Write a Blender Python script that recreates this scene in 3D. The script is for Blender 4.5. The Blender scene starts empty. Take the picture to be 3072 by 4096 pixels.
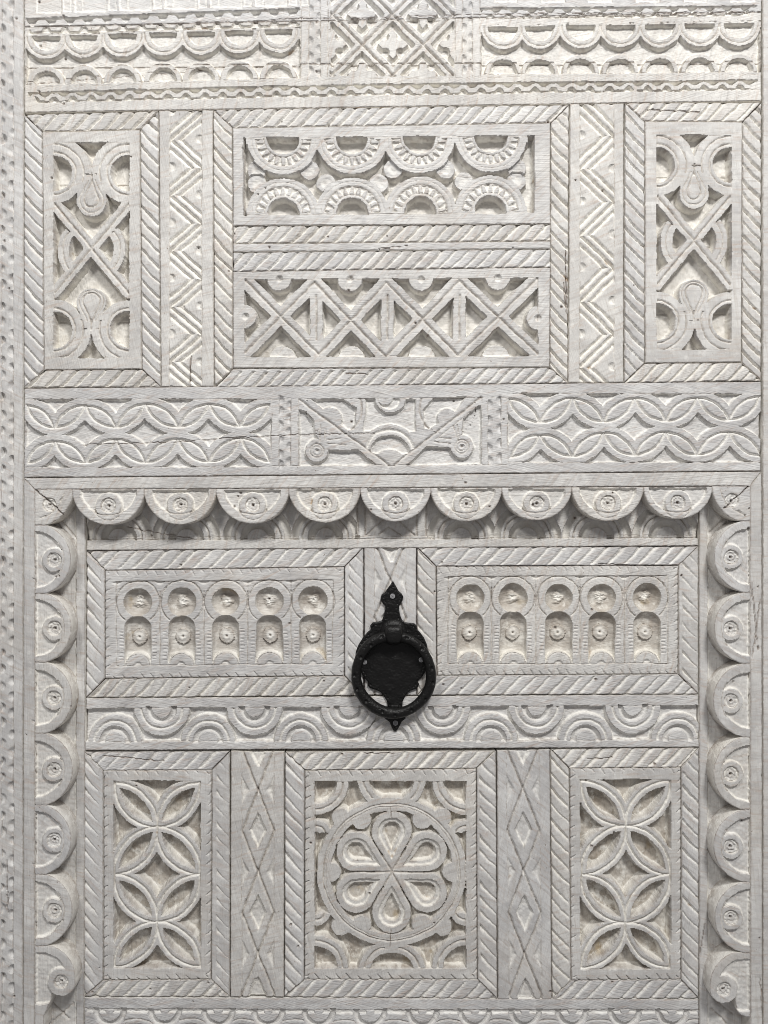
import bpy, math, numpy as np
S = bpy.context.scene
# ------------------------------------------------------------------ camera, world, light
# Door drawn in "door pixels" (1 unit = 0.45 mm); the camera stands square to it, 3000 units off the leaf.
U, DIST, ZC = 0.00045, 3000.0, 1.55
cam = bpy.data.objects.new('camera', bpy.data.cameras.new('camera'))
S.collection.objects.link(cam); S.camera = cam
cam.location = (0, -DIST*U, ZC); cam.rotation_euler = (math.pi/2, 0, 0)
cam.data.sensor_fit = 'VERTICAL'; cam.data.sensor_height = 24
cam.data.lens = 24*DIST/4096; cam.data.clip_start = 0.01; cam.data.clip_end = 100
W = bpy.data.worlds.new('World'); S.world = W; W.use_nodes = True
bg = W.node_tree.nodes['Background']; bg.inputs[0].default_value = (1.0, 0.98, 0.995, 1); bg.inputs[1].default_value = 0.215
from mathutils import Vector
def ceiling_lamp(loc, aim, size, watts):
    ld = bpy.data.lights.new('showroom_lamp', 'AREA'); ld.shape = 'RECTANGLE'; ld.size = size; ld.size_y = size*.6
    ld.energy = watts; ld.color = (1.0, 0.985, 0.957)
    lamp = bpy.data.objects.new('showroom_lamp', ld); S.collection.objects.link(lamp); lamp.location = loc
    lamp.rotation_euler = (Vector(aim)-lamp.location).to_track_quat('-Z', 'Y').to_euler()
ceiling_lamp((1.0, -2.45, ZC+2.7), (0, 0, ZC-.3), .7, 106)
ceiling_lamp((-1.25, -2.4, ZC+2.6), (0, 0, ZC-.3), .7, 43)
S.view_settings.view_transform = 'Standard'; S.view_settings.look = 'None'
S.cycles.filter_width = 1.0; S.cycles.use_denoising = True; S.cycles.denoising_prefilter = 'ACCURATE'
S.view_settings.exposure = 0.15; S.view_settings.gamma = 1

# ------------------------------------------------------------------ materials
def wood(name, horizontal):
    m = bpy.data.materials.new(name); m.use_nodes = True
    t = m.node_tree; N = t.nodes; L = t.links; b = N['Principled BSDF']
    def nd(k, **kw):
        n = N.new(k)
        for a, v in kw.items(): setattr(n, a, v)
        return n
    def math_(op, a, c=None, clamp=False):
        n = nd('ShaderNodeMath', operation=op, use_clamp=clamp)
        for i, v in enumerate((a, c)):
            if v is None: continue
            if isinstance(v, (int, float)): n.inputs[i].default_value = v
            else: L.new(v, n.inputs[i])
        return n.outputs[0]
    def mix(f, a, c):
        n = nd('ShaderNodeMix', data_type='RGBA')
        for i, v in ((0, f), (6, a), (7, c)):
            if isinstance(v, (int, float)): n.inputs[i].default_value = v
            elif isinstance(v, tuple): n.inputs[i].default_value = (*v, 1)
            else: L.new(v, n.inputs[i])
        return n.outputs[2]
    tc = nd('ShaderNodeTexCoord').outputs['Object']
    oi = nd('ShaderNodeObjectInfo').outputs['Random']
    off = nd('ShaderNodeCombineXYZ'); 
    r = math_('MULTIPLY', oi, 37.0)
    for i in range(3): L.new(r, off.inputs[i])
    va = nd('ShaderNodeVectorMath', operation='ADD'); L.new(tc, va.inputs[0]); L.new(off.outputs[0], va.inputs[1])
    P = va.outputs[0]
    def noise(scale, det=4, rough=.6, vec=None, dist=0):
        n = nd('ShaderNodeTexNoise'); n.inputs['Scale'].default_value = scale
        n.inputs['Detail'].default_value = det; n.inputs['Roughness'].default_value = rough
        n.inputs['Distortion'].default_value = dist
        L.new(vec or P, n.inputs['Vector']); return n.outputs['Fac']
    def ramp(f, lo, hi):
        n = nd('ShaderNodeMapRange', clamp=True); n.inputs[1].default_value = lo; n.inputs[2].default_value = hi
        L.new(f, n.inputs[0]); return n.outputs[0]
    mp = nd('ShaderNodeMapping'); L.new(P, mp.inputs['Vector'])
    # grain runs along the board, leaning a few degrees board by board as sawn timber does
    lean = math_('MULTIPLY', math_('SUBTRACT', oi, .5), .55)
    ro = nd('ShaderNodeCombineXYZ'); L.new(lean, ro.inputs[1]); 
    mp0 = nd('ShaderNodeMapping'); L.new(P, mp0.inputs['Vector']); L.new(ro.outputs[0], mp0.inputs['Rotation'])
    L.new(mp0.outputs[0], mp.inputs['Vector'])
    mp.inputs['Scale'].default_value = (9, 60, 210) if horizontal else (210, 60, 9)
    G = mp.outputs[0]
    mb0 = nd('ShaderNodeMapping'); L.new(P, mb0.inputs['Vector'])
    rb = nd('ShaderNodeCombineXYZ'); L.new(math_('ADD', math_('MULTIPLY', oi, 1.3), .1 if horizontal else -.9), rb.inputs[1]); L.new(rb.outputs[0], mb0.inputs['Rotation'])
    mb = nd('ShaderNodeMapping'); L.new(mb0.outputs[0], mb.inputs['Vector']); mb.inputs['Scale'].default_value = (14, 60, 120)
    B = mb.outputs[0]
    grain = noise(1.0, 5, .65, G, .4); fgrain = noise(2.6, 3, .6, G)
    cloud = noise(11, 5, .62); blot = noise(38, 4, .6); fine = noise(420, 3, .6)
    pa = nd('ShaderNodeAttribute', attribute_name='paint').outputs['Fac']
    ed = nd('ShaderNodeAttribute', attribute_name='edge').outputs['Fac']
    # thin whitewash rubbed back over timber on the flats
    face = mix(ramp(cloud, .38, .62), (.525, .520, .515), (.685, .682, .672))
    brush = noise(1.0, 5, .62, B, .8); streak = noise(1.7, 4, .6, B, .5)
    face = mix(math_('MULTIPLY', ramp(brush, .49, .68), .62), face, (.41, .395, .385))          # rubbed-back strokes
    face = mix(math_('MULTIPLY', ramp(streak, .53, .74), .55), face, (.47, .36, .29))         # timber showing pinkish brown
    face = mix(math_('MULTIPLY', ramp(grain, .52, .70), math_('MULTIPLY', ramp(cloud, .3, .7), .60)), face, (.42, .375, .335))
    face = mix(math_('MULTIPLY', ramp(fgrain, .54, .78), .30), face, (.44, .41, .385))
    face = mix(math_('MULTIPLY', ramp(blot, .55, .72), .42), face, (.42, .42, .435))
    face = mix(math_('MULTIPLY', ramp(noise(65, 4, .65), .57, .70), .55), face, (.76, .755, .735))  # leftover thick dabs
    face = mix(math_('MULTIPLY', ramp(noise(4.2, 3, .5), .58, .78), .32), face, (.61, .54, .44))  # old yellowish patches
    face = mix(math_('MULTIPLY', ramp(noise(240, 2, .5), .735, .77), .7), face, (.16, .11, .08))  # specks and pin holes
    # thick cream paint pooled in the carving
    pool = mix(ramp(blot, .4, .65), (.765, .748, .705), (.845, .835, .80))
    pool = mix(math_('MULTIPLY', ramp(noise(60, 4, .7), .60, .74), .30), pool, (.52, .46, .38))
    pool = mix(math_('MULTIPLY', ramp(noise(23, 3, .6), .69, .75), .75), pool, (.36, .235, .12))
    pm = math_('ADD', pa, math_('MULTIPLY', math_('SUBTRACT', blot, .5), .7), True)
    col = mix(ramp(pm, .12, .75), face, pool)
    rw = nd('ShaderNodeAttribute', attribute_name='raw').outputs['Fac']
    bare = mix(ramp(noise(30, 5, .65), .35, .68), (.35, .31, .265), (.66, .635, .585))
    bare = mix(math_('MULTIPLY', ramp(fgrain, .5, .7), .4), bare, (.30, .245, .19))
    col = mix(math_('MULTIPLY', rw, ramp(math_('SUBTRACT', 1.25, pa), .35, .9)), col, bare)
    # patchy paint left on the bare floors
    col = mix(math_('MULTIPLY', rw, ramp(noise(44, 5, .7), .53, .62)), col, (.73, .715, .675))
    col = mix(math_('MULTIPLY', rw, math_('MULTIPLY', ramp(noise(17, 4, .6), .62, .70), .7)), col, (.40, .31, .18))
    # bare brown timber at the joints; same brown also paints shade into grooves
    em = math_('MULTIPLY', ed, ramp(noise(90, 4, .65), .30, .56))
    col = mix(math_('MULTIPLY', em, .85), col, (.175, .125, .095))
    tint = mix(oi, (.975, .976, .985), (1.022, 1.008, .982))
    mu = nd('ShaderNodeMix', data_type='RGBA', blend_type='MULTIPLY'); mu.inputs[0].default_value = 1
    L.new(col, mu.inputs[6]); L.new(tint, mu.inputs[7])
    L.new(mu.outputs[2], b.inputs['Base Color'])
    b.inputs['Roughness'].default_value = .62; b.inputs['Specular IOR Level'].default_value = .28
    h = math_('ADD', math_('MULTIPLY', fgrain, .0014), math_('MULTIPLY', grain, .0014))
    lump = math_('MULTIPLY', math_('MULTIPLY', noise(110, 4, .6), .0014), math_('ADD', pa, .16))
    h = math_('ADD', math_('ADD', h, lump), math_('MULTIPLY', fine, .00035))
    bp = nd('ShaderNodeBump'); bp.inputs['Strength'].default_value = .75; bp.inputs['Distance'].default_value = 1.0
    L.new(h, bp.inputs['Height']); L.new(bp.outputs[0], b.inputs['Normal'])
    return m
def plain(name, col, rough, spec=.4, metal=0, bumps=((300, .0003),), vary=.4):
    m = bpy.data.materials.new(name); m.use_nodes = True
    t = m.node_tree; N = t.nodes; L = t.links; b = N['Principled BSDF']
    n = N.new('ShaderNodeTexNoise'); n.inputs['Scale'].default_value = bumps[0][0]; n.inputs['Detail'].default_value = 5
    tc = N.new('ShaderNodeTexCoord'); L.new(tc.outputs['Object'], n.inputs['Vector'])
    mx = N.new('ShaderNodeMix'); mx.data_type = 'RGBA'; L.new(n.outputs['Fac'], mx.inputs[0])
    mx.inputs[6].default_value = (*[c*(1-vary) for c in col], 1); mx.inputs[7].default_value = (*[c*(1+vary) for c in col], 1)
    L.new(mx.outputs[2], b.inputs['Base Color'])
    b.inputs['Roughness'].default_value = rough; b.inputs['Specular IOR Level'].default_value = spec; b.inputs['Metallic'].default_value = metal
    bp = N.new('ShaderNodeBump'); bp.inputs['Distance'].default_value = bumps[0][1]; bp.inputs['Strength'].default_value = .8
    L.new(n.outputs['Fac'], bp.inputs['Height']); L.new(bp.outputs[0], b.inputs['Normal'])
    return m
WH, WV = wood('whitewashed_wood_horizontal', True), wood('whitewashed_wood_vertical', False)
BARE = plain('bare_brown_timber', (.10, .06, .042), .8, .2)
IRON = plain('black_painted_iron', (.0075, .0073, .0072), .42, .27, 0, ((240, .0016),))
STEEL = plain('knurled_steel', (.42, .42, .43), .45, .5, .8, ((2600, .0012),), .5)

# ------------------------------------------------------------------ noise and distance helpers
def _h(i, j, s):
    n = (i.astype(np.int64)*374761393 + j.astype(np.int64)*668265263 + s*1442695041) & 0x7fffffff
    n = ((n ^ (n >> 13))*1274126177) & 0x7fffffff
    return ((n ^ (n >> 16)) & 0xffff)/65535.0
def vn(x, y, s=0):
    i = np.floor(x); j = np.floor(y); u = x-i; v = y-j
    u = u*u*(3-2*u); v = v*v*(3-2*v)
    return ((_h(i, j, s)*(1-u)+_h(i+1, j, s)*u)*(1-v)+(_h(i, j+1, s)*(1-u)+_h(i+1, j+1, s)*u)*v)*2-1
def rnd(n, s=0):                       # one random number in 0..1 per index array
    return _h(np.asarray(n, float), np.zeros_like(np.asarray(n, float)), s)
mn, mx_ = np.minimum, np.maximum
def circ(x, y, cx, cy, r): return np.hypot(x-cx, y-cy)-r
def box(x, y, x0, y0, x1, y1): return mx_(mx_(x0-x, x-x1), mx_(y0-y, y-y1))
def seg(x, y, ax, ay, bx, by):
    dx, dy = bx-ax, by-ay
    t = np.clip(((x-ax)*dx+(y-ay)*dy)/(dx*dx+dy*dy), 0, 1)
    return np.hypot(x-ax-t*dx, y-ay-t*dy)
def line_s(x, y, ax, ay, bx, by):      # signed distance to the infinite line
    dx, dy = bx-ax, by-ay
    return ((x-ax)*(-dy)+(y-ay)*dx)/math.hypot(dx, dy)
def path(x, y, pts):
    d = None
    for a, b in zip(pts[:-1], pts[1:]):
        e = seg(x, y, *a, *b); d = e if d is None else mn(d, e)
    return d
def poly(x, y, pts):
    d = np.full(x.shape, 1e9); ins = np.zeros(x.shape, bool)
    for (ax, ay), (bx, by) in zip(pts, pts[1:]+pts[:1]):
        d = mn(d, seg(x, y, ax, ay, bx, by))
        if ay != by:
            c = (ay > y) != (by > y)
            ins ^= c & (x < (bx-ax)*(y-ay)/(by-ay)+ax)
    return np.where(ins, -d, d)
def lens(x, y, P, Q, k=.7071):         # pointed oval between two nodes, radius = k * chord
    cx, cy = (P[0]+Q[0])/2, (P[1]+Q[1])/2; dx, dy = Q[0]-P[0], Q[1]-P[1]
    c = math.hypot(dx, dy); R = k*c; o = math.sqrt(max(R*R-c*c/4, 0)); nx, ny = -dy/c*o, dx/c*o
    return mx_(circ(x, y, cx+nx, cy+ny, R), circ(x, y, cx-nx, cy-ny, R))
def drop(x, y, cx, cy, tx, ty, r):     # teardrop: disc at c, point at t
    dx, dy = tx-cx, ty-cy; L = math.hypot(dx, dy); ux, uy = dx/L, dy/L
    a = (x-cx)*ux+(y-cy)*uy; b = np.abs(-(x-cx)*uy+(y-cy)*ux)
    sa = r/L; ca = math.sqrt(1-sa*sa)
    e = a*sa+b*ca-r                    # distance to the tangent edge
    return np.where(a*ca-b*sa > 0, e, np.hypot(a, b)-r)

class Field:
    """Carving of one board: x, y are door pixels (hand-wobbled), H the depth of the cut, E bare wood and painted groove shade."""
    def __init__(s, x, y, seed):
        s.rx, s.ry = x, y
        s.x = x+2.2*vn(x/60, y/60, seed)+1.1*vn(x/17, y/17, seed+1)
        s.y = y+2.2*vn(x/60, y/60, seed+2)+1.1*vn(x/17, y/17, seed+3)
        s.chip = 1.3*vn(x/8, y/8, seed+4)+.9*vn(x/19, y/19, seed+14); s.H = np.zeros(x.shape); s.E = np.zeros(x.shape); s.P = np.zeros(x.shape); s.R = np.zeros(x.shape); s.seed = seed
    def z(s, ox, oy, sc): return (s.x-ox)/sc, (s.y-oy)/sc
    def cut(s, sd, depth, w=3.4, floor=0, fp=.28, raw=0):
        e = sd+s.chip; a = np.clip(.5-e/w, 0, 1)
        d = depth
        if floor: d = depth*(1+floor*(.6*vn(s.x/38, s.y/38, s.seed+7)+.4*vn(s.x/12, s.y/12, s.seed+8)))
        s.H = mn(s.H, -d*a)
        lump = .5+.5*vn(s.x/26, s.y/26, s.seed+9)
        band = np.clip(1-np.abs(e+3)/(3.5+6*lump), 0, 1)
        s.E = mx_(s.E, .55*np.clip(1.25-np.abs(e-1.5)/2.6, 0, 1)*np.clip(.25+.9*vn(s.x/31, s.y/31, s.seed+15)+.6*vn(s.x/9, s.y/9, s.seed+16), 0, 1))
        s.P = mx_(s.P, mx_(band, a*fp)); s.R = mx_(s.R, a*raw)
    def bowl(s, sd, r, depth, pw=.6):
        g = np.clip(-sd/r, 0, 1)**pw; s.H = s.H-depth*g; s.P = mx_(s.P, .4*np.clip(g*2, 0, 1))
    def vg(s, d, hw, depth):
        g = np.clip(1-(d+.5*s.chip)/hw, 0, 1); s.H = s.H-depth*g
        s.P = mx_(s.P, .5*np.clip(g*2, 0, 1)); s.E = mx_(s.E, .62*np.clip(g*2.2-.6, 0, 1))  # E browns the groove core, shade put into the colour
    def ug(s, d, hw, depth):
        s.H = s.H-depth*np.sqrt(np.clip(1-(d/hw)**2, 0, 1)); s.P = mx_(s.P, .45*np.clip((hw-d)/3, 0, 1))
    def ag(s, d, up, lo, depth, mask=1.0):      # chisel cut: steep on the d<0 side, easing out on the other
        d = d+.6*s.chip
        p = np.where(d < 0, np.clip(1+d/up, 0, 1), np.clip(1-d/lo, 0, 1)**.85)
        s.H = mn(s.H, s.H*0-1.15*depth*p*mask); s.P = mx_(s.P, .75*np.clip(p*2, 0, 1)*mask); s.E = mx_(s.E, .4*np.clip(p*3-2.1, 0, 1)*mask)  # brown core adds painted shade to the cut
    def crack(s, pts, w=3.2, depth=9):
        d = path(s.rx+3*vn(s.rx/14, s.ry/14, 77), s.ry+3*vn(s.rx/14, s.ry/14, 78), pts)
        a = np.clip(1-d/w, 0, 1); s.H = s.H-depth*a; s.E = mx_(s.E, np.clip(1.3-d/w, 0, 1))

# ------------------------------------------------------------------ mesh building
COL = S.collection
def mk_obj(name, co, quads, mat, parent, attrs=None, smooth=True, tris=None):
    me = bpy.data.meshes.new(name)
    nq = len(quads); nt = 0 if tris is None else len(tris)
    me.vertices.add(len(co)); me.vertices.foreach_set('co', np.ascontiguousarray(co, np.float32).ravel())
    lv = np.asarray(quads, np.int32).ravel() if nq else np.zeros(0, np.int32)
    ls = np.arange(nq, dtype=np.int32)*4
    if nt:
        ls = np.concatenate([ls, nq*4+np.arange(nt, dtype=np.int32)*3]); lv = np.concatenate([lv, np.asarray(tris, np.int32).ravel()])
    me.loops.add(len(lv)); me.loops.foreach_set('vertex_index', lv)
    me.polygons.add(nq+nt); me.polygons.foreach_set('loop_start', ls)
    me.update(calc_edges=True)
    me.polygons.foreach_set('use_smooth', np.full(nq+nt, smooth, bool))
    for k, v in (attrs or {}).items():
        a = me.attributes.new(k, 'FLOAT', 'POINT'); a.data.foreach_set('value', np.ascontiguousarray(v, np.float32))
    if smooth and attrs: me.set_sharp_from_angle(angle=math.radians(30))
    me.materials.append(mat)
    o = bpy.data.objects.new(name, me); COL.objects.link(o)
    if parent: o.parent = parent
    return o
def to_world(x, y, z, zf):
    k = (DIST-zf)/DIST*U
    return np.stack([(x-1536)*k, -z*U, ZC-(y-2048)*k], -1)
SEED = [11]
def finish(name, x, y, de, cells, bedges, zf, zb, carve, mat, parent, rnd_edge=4.0):
    """x,y,de flat vertex arrays; cells quads; bedges boundary edges (a,b) oriented; zf face height; zb back."""
    SEED[0] += 13; f = Field(x, y, SEED[0])
    if carve: carve(f)
    attrs_wear = mat in (WH, WV) and len(x) > 400
    if attrs_wear:
        w_, h_ = x.max()-x.min(), y.max()-y.min(); rs = np.random.RandomState(SEED[0]); x0, y0 = x.min(), y.min()
        for _ in range(rs.poisson(.5+w_*h_/220000.)):
            px, py, pr = x0+w_*rs.rand(), y0+h_*rs.rand(), 2.5+2.2*rs.rand(); d = np.hypot(x-px, y-py)
            f.H = f.H-8*np.clip(1.4-d/pr, 0, 1); f.E = mx_(f.E, np.clip(1.7-d/pr, 0, 1))
        for _ in range(rs.poisson(max(0, max(w_, h_)-330)/2600.)):
            if name not in ('rope_moulding', 'rail', 'jamb', 'scalloped_board', 'stile', 'post'): break
            L_ = 70+220*rs.rand(); px, py = x0+w_*rs.rand(), y0+h_*rs.rand(); sl = .12*rs.randn()
            f.crack([(px, py), (px+L_, py+sl*L_)] if w_ > h_ else [(px, py), (px+sl*L_, py+L_)], 2.2+rs.rand(), 4+5*rs.rand())
    H = f.H
    e = np.clip(1-(de+1.2*f.chip)/rnd_edge, 0, 1)
    H = H-3.2*e*e
    flat = .55*vn(x/90, y/90, SEED[0]+5)+.35*vn(x/22, y/22, SEED[0]+6)
    H = H+flat+np.where(H < -4, 1.3*vn(x/9, y/9, SEED[0]+9), .15*vn(x/6, y/6, SEED[0]+9))
    paint = f.P
    edge = mx_(np.clip(1.0-de/4.2, 0, 1)*.8, f.E)
    top = to_world(x, y, zf+H, zf)
    b = bedges
    va = top[b[:, 0]]; vb = top[b[:, 1]]
    bk = (-zb*U)
    la = va.copy(); la[:, 1] = bk; lb = vb.copy(); lb[:, 1] = bk
    n0 = len(x); m = len(b)
    sk = np.concatenate([va, vb, lb, la]); i = np.arange(m)+n0
    sq = np.stack([i, i+3*m, i+2*m, i+m], 1)
    ra = np.concatenate([f.R, np.zeros(4*m)]); pa = np.concatenate([paint, np.full(4*m, .85)]); ea = np.concatenate([edge, np.full(2*m, .05), np.full(2*m, .8)])  # sides: cream paint, whitened further to look lit
    return mk_obj(name, np.concatenate([top, sk]), np.concatenate([cells, sq]), mat, parent, {'paint': pa, 'edge': ea, 'raw': ra})
def grid_cells(n, m):
    idx = np.arange((n+1)*(m+1)).reshape(m+1, n+1)
    c = np.stack([idx[:-1, :-1], idx[1:, :-1], idx[1:, 1:], idx[:-1, 1:]], -1).reshape(-1, 4)
    t, r, bt, l = idx[0], idx[:, -1], idx[-1], idx[:, 0]
    e = np.concatenate([np.stack([t[1:], t[:-1]], 1), np.stack([r[1:], r[:-1]], 1), np.stack([bt[:-1], bt[1:]], 1), np.stack([l[:-1], l[1:]], 1)])
    return c, e
def board(name, q, zf, zb, carve=None, mat=None, parent=None, step=3.15, gap=1.2, label=None, seed=None, rnd_edge=3.2):
    """A board with corners q = TL, TR, BR, BL in door pixels."""
    q = np.array(q, float)
    w = (np.hypot(*(q[1]-q[0]))+np.hypot(*(q[2]-q[3])))/2; h = (np.hypot(*(q[3]-q[0]))+np.hypot(*(q[2]-q[1])))/2
    n, m = max(2, int(round(w/step))), max(2, int(round(h/step)))
    s, t = np.meshgrid(np.linspace(gap/w, 1-gap/w, n+1), np.linspace(gap/h, 1-gap/h, m+1))
    s, t = s.ravel(), t.ravel()
    p = (q[0]*((1-s)*(1-t))[:, None]+q[1]*(s*(1-t))[:, None]+q[2]*(s*t)[:, None]+q[3]*((1-s)*t)[:, None])
    x, y = p[:, 0], p[:, 1]
    de = np.full(x.shape, 1e9)
    for k in range(4):
        de = mn(de, np.abs(line_s(x, y, *q[k], *q[(k+1) % 4])))
    de = mx_(de-gap, 0)
    if gap > .8:
        for k in range(4):
            a_, b_ = q[k], q[(k+1) % 4]; L_ = math.hypot(*(b_-a_)); tx, ty = (b_-a_)/L_
            al = (x-a_[0])*tx+(y-a_[1])*ty; dk = line_s(x, y, *a_, *b_); sg = np.sign(line_s(np.array([q[:, 0].mean()]), np.array([q[:, 1].mean()]), *a_, *b_))[0]
            mvv = (.5+1.0*vn(al/95, al*0+k*7.3, SEED[0])+.5*vn(al/23, al*0+k*3.1, SEED[0]+1))*np.clip(1-np.abs(dk)/9, 0, 1)*sg
            x = x-ty*mvv; y = y+tx*mvv
    c, e = grid_cells(n, m)
    # boards are slightly uneven in height from one to the next
    SEED[0] += 1; zf2 = zf+(3.0*(rnd([SEED[0]], 5)[0]-.5) if seed is None else 0)
    if seed is not None: SEED[0] = seed
    mat = mat or (WH if w >= h else WV)
    o = finish(name, x, y, de, c, e, zf2, zb, carve, mat, parent, rnd_edge)
    if label: o['label'] = label
    return o
def blob(name, sdf, bb, zf, zb, carve=None, mat=WH, parent=None, step=3.3, label=None, rnd_edge=3.4):
    """A board sawn to an outline given as a signed distance."""
    x0, y0, x1, y1 = bb; n, m = int((x1-x0)/step), int((y1-y0)/step)
    X, Y = np.meshgrid(np.linspace(x0, x1, n+1), np.linspace(y0, y1, m+1)); x, y = X.ravel(), Y.ravel()
    d = sdf(x, y); c, _ = grid_cells(n, m)
    keep = (d[c] < 0).sum(1) >= 2; c = c[keep]
    for _ in range(4):
        d = sdf(x, y); gx = (sdf(x+.5, y)-sdf(x-.5, y)); gy = (sdf(x, y+.5)-sdf(x, y-.5)); g = mx_(gx*gx+gy*gy, .25)
        o = d > 0; mv = np.clip(np.where(o, d, 0), 0, step*1.5)
        x = x-mv*gx/g; y = y-mv*gy/g
    used = np.unique(c); rm = np.full(len(x), -1); rm[used] = np.arange(len(used)); c = rm[c]; x, y = x[used], y[used]
    ee = np.concatenate([c[:, [i, (i+1) % 4]] for i in range(4)])
    key = ee[:, 0]*np.int64(10**7)+ee[:, 1]; rev = ee[:, 1]*np.int64(10**7)+ee[:, 0]
    be = ee[~np.isin(key, rev)]
    # snap rim vertices that fell short of the outline
    rim = np.unique(be)
    for _ in range(3):
        xr, yr = x[rim], y[rim]; d = sdf(xr, yr); gx = (sdf(xr+.5, yr)-sdf(xr-.5, yr)); gy = (sdf(xr, yr+.5)-sdf(xr, yr-.5)); g = mx_(gx*gx+gy*gy, .25)
        mv = np.clip(d, -step, step); x[rim] = xr-mv*gx/g; y[rim] = yr-mv*gy/g
    be = be[:, ::-1]
    ob = finish(name, x, y, -sdf(x, y), c, be, zf, zb, carve, mat, parent, rnd_edge)
    if label: ob['label'] = label
    return ob
def empty(name, label, cat):
    o = bpy.data.objects.new(name, None); COL.objects.link(o); o['label'] = label; o['category'] = cat; o['kind'] = 'thing'
    o.empty_display_size = .2
    return o

# ------------------------------------------------------------------ carving vocabulary
def slashes(horizontal, pitch, q, taper=0.0, depth=8.5, lo=15, lean=1.0, seed=0, flip=False):
    """Rope moulding: slanting chisel cuts. q is the moulding's quad (outer a, outer b, inner b, inner a)."""
    def carve(f):
        a0, b0 = q[0], q[1]
        t = np.abs(line_s(f.x, f.y, *a0, *b0))
        w = abs(line_s(np.array([q[3][0]]), np.array([q[3][1]]), *a0, *b0)[0]); u = np.clip(t/w, 0, 1)
        if horizontal:
            v = f.y-(a0[1]+b0[1])/2 if True else 0
            ph = f.x+lean*.95*(v)+10*(u-.5)**2*np.sign(1)
        else:
            v = f.x-(a0[0]+b0[0])/2
            ph = f.y-lean*1.05*v+16*(u-.5)**2
        for k in (0,):
            nidx = np.round(ph/pitch)
            best = np.zeros(ph.shape)
            for dn in (-1, 0, 1):
                n = nidx+dn
                d = (ph-(n+.22*(rnd(n, seed)-.5))*pitch)*.70
                sc = .75+.5*rnd(n, seed+1)
                wd = np.clip(1-taper*(u if not flip else 1-u), 0, 1)
                dd = d+.7*f.chip
                p = np.where(dd < 0, np.clip(1+dd/mx_(.62*lo*sc*wd, 2.5), 0, 1), np.clip(1-dd/mx_(.80*lo*sc*wd, 2), 0, 1))
                endm = np.clip((u+.02)/.06, 0, 1)*np.clip((1.0-taper*.22-u+.03)/.08, 0, 1)
                best = mx_(best, p*sc*mx_(wd, .25)*endm)
            f.H = f.H-depth*best; f.P = mx_(f.P, .7*np.clip(best*1.8, 0, 1)); f.E = mx_(f.E, .4*np.clip(best*2.2-1.2, 0, 1))  # E darkens slash bottoms as painted shade
    return carve
def frame(panel, O, I, zf, zb, pitch=60, taper=0.0, names='rope_moulding', lo=11, depth=10.5, parent=None, sides='trbl', seed=0):
    par = parent or panel
    for k, sd in enumerate('trbl'):
        if sd not in sides: continue
        q = [O[k], O[(k+1) % 4], I[(k+1) % 4], I[k]]
        hz = sd in 'tb'
        # the right-hand and lower mouldings taper from their outer edge too
        board(names, q, zf, zb, slashes(hz, pitch, q, taper*(.4 if hz else 1), depth, lo, 1.0, seed+k*7, sd == 'r'), WH if hz else WV, par)
def gouges(f, line, pts, r, side, depth=9):
    """Half-round gouges with their straight side on x=line; side +1 opens to larger x."""
    for yy in pts:
        d = np.hypot(f.x-line, f.y-yy)-r
        m = np.clip(((f.x-line)*side)/2+.5, 0, 1)
        f.H = f.H-depth*m*np.clip(-d/r*1.6, 0, 1)**.7
def ticks(f, q, p=46, size=20, depth=6, seed=0):
    for k in range(4):
        a, b = q[k], q[(k+1) % 4]; L = math.hypot(b[0]-a[0], b[1]-a[1])
        e = np.abs(line_s(f.x, f.y, *a, *b)); al = ((f.x-a[0])*(b[0]-a[0])+(f.y-a[1])*(b[1]-a[1]))/L
        n = np.floor(al/p); fr = al/p-n; s2 = size*(.6+.8*rnd(n, seed+k))
        c = .12+.45*np.clip(e/s2, 0, 1)
        prof = np.clip(1-np.abs(fr-c)/(.22*np.clip(1-e/s2, 0.001, 1)), 0, 1)
        f.H = f.H-depth*prof*np.clip((s2-e)/6, 0, 1)*((al > 12) & (al < L-12))
def floor_lines(f, ys, deep):
    for yy in ys: f.H = np.where(f.H < -deep*.8, f.H-5*np.clip(1-np.abs(f.ry-yy)/4, 0, 1), f.H)

# ------------------------------------------------------------------ the surround
T = 70.0
SUR = empty('door_surround', 'fixed whitewashed carved wooden surround, with scalloped edge, around and above the knocker door', 'door frame')
DOOR = empty('carved_door', 'whitewashed carved wooden door leaf with black iron ring knocker, inside the scalloped edge', 'door')
board('backing_board', [(-420, -420), (3500, -420), (3500, 4520), (-420, 4520)], -64, -90, None, BARE, SUR, step=80, label='bare brown timber behind the joints')

# jambs with two rows of staggered gouges
def jamb_l(f):
    f.vg(np.abs(f.x-52), 2.6, 5); f.vg(np.abs(f.x-5), 2.6, 4)
    for i in range(60): gouges(f, 52, [-60+73*i+8*math.sin(i*1.7)], 20+3*math.sin(i*2.9), -1, 12+3*math.sin(i*1.3)); gouges(f, 5, [-24+73*i+8*math.sin(i*2.3)], 19+3*math.sin(i*3.3), 1, 12+3*math.sin(i*4.1))
board('jamb', [(-110, -140), (95, -140), (91, 4230), (-114, 4230)], T+1, -60, jamb_l, WV, SUR, step=4)
board('jamb', [(-420, -420), (-111, -420), (-115, 4520), (-420, 4520)], T+6, -60, None, WV, SUR, step=30)
def jamb_r(f):
    f.vg(np.abs(f.x-3098), 2.6, 5)
    gouges(f, 3098, np.arange(-60, 4300, 73), 19, 1, 11); gouges(f, 3146, np.arange(-24, 4300, 73), 17, -1, 11)
board('jamb', [(3050, -140), (3260, -140), (3262, 4230), (3052, 4230)], T+1, -60, jamb_r, WV, SUR, step=4)
board('jamb', [(3261, -420), (3500, -420), (3500, 4520), (3263, 4520)], T+6, -60, None, WV, SUR, step=30)
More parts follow.
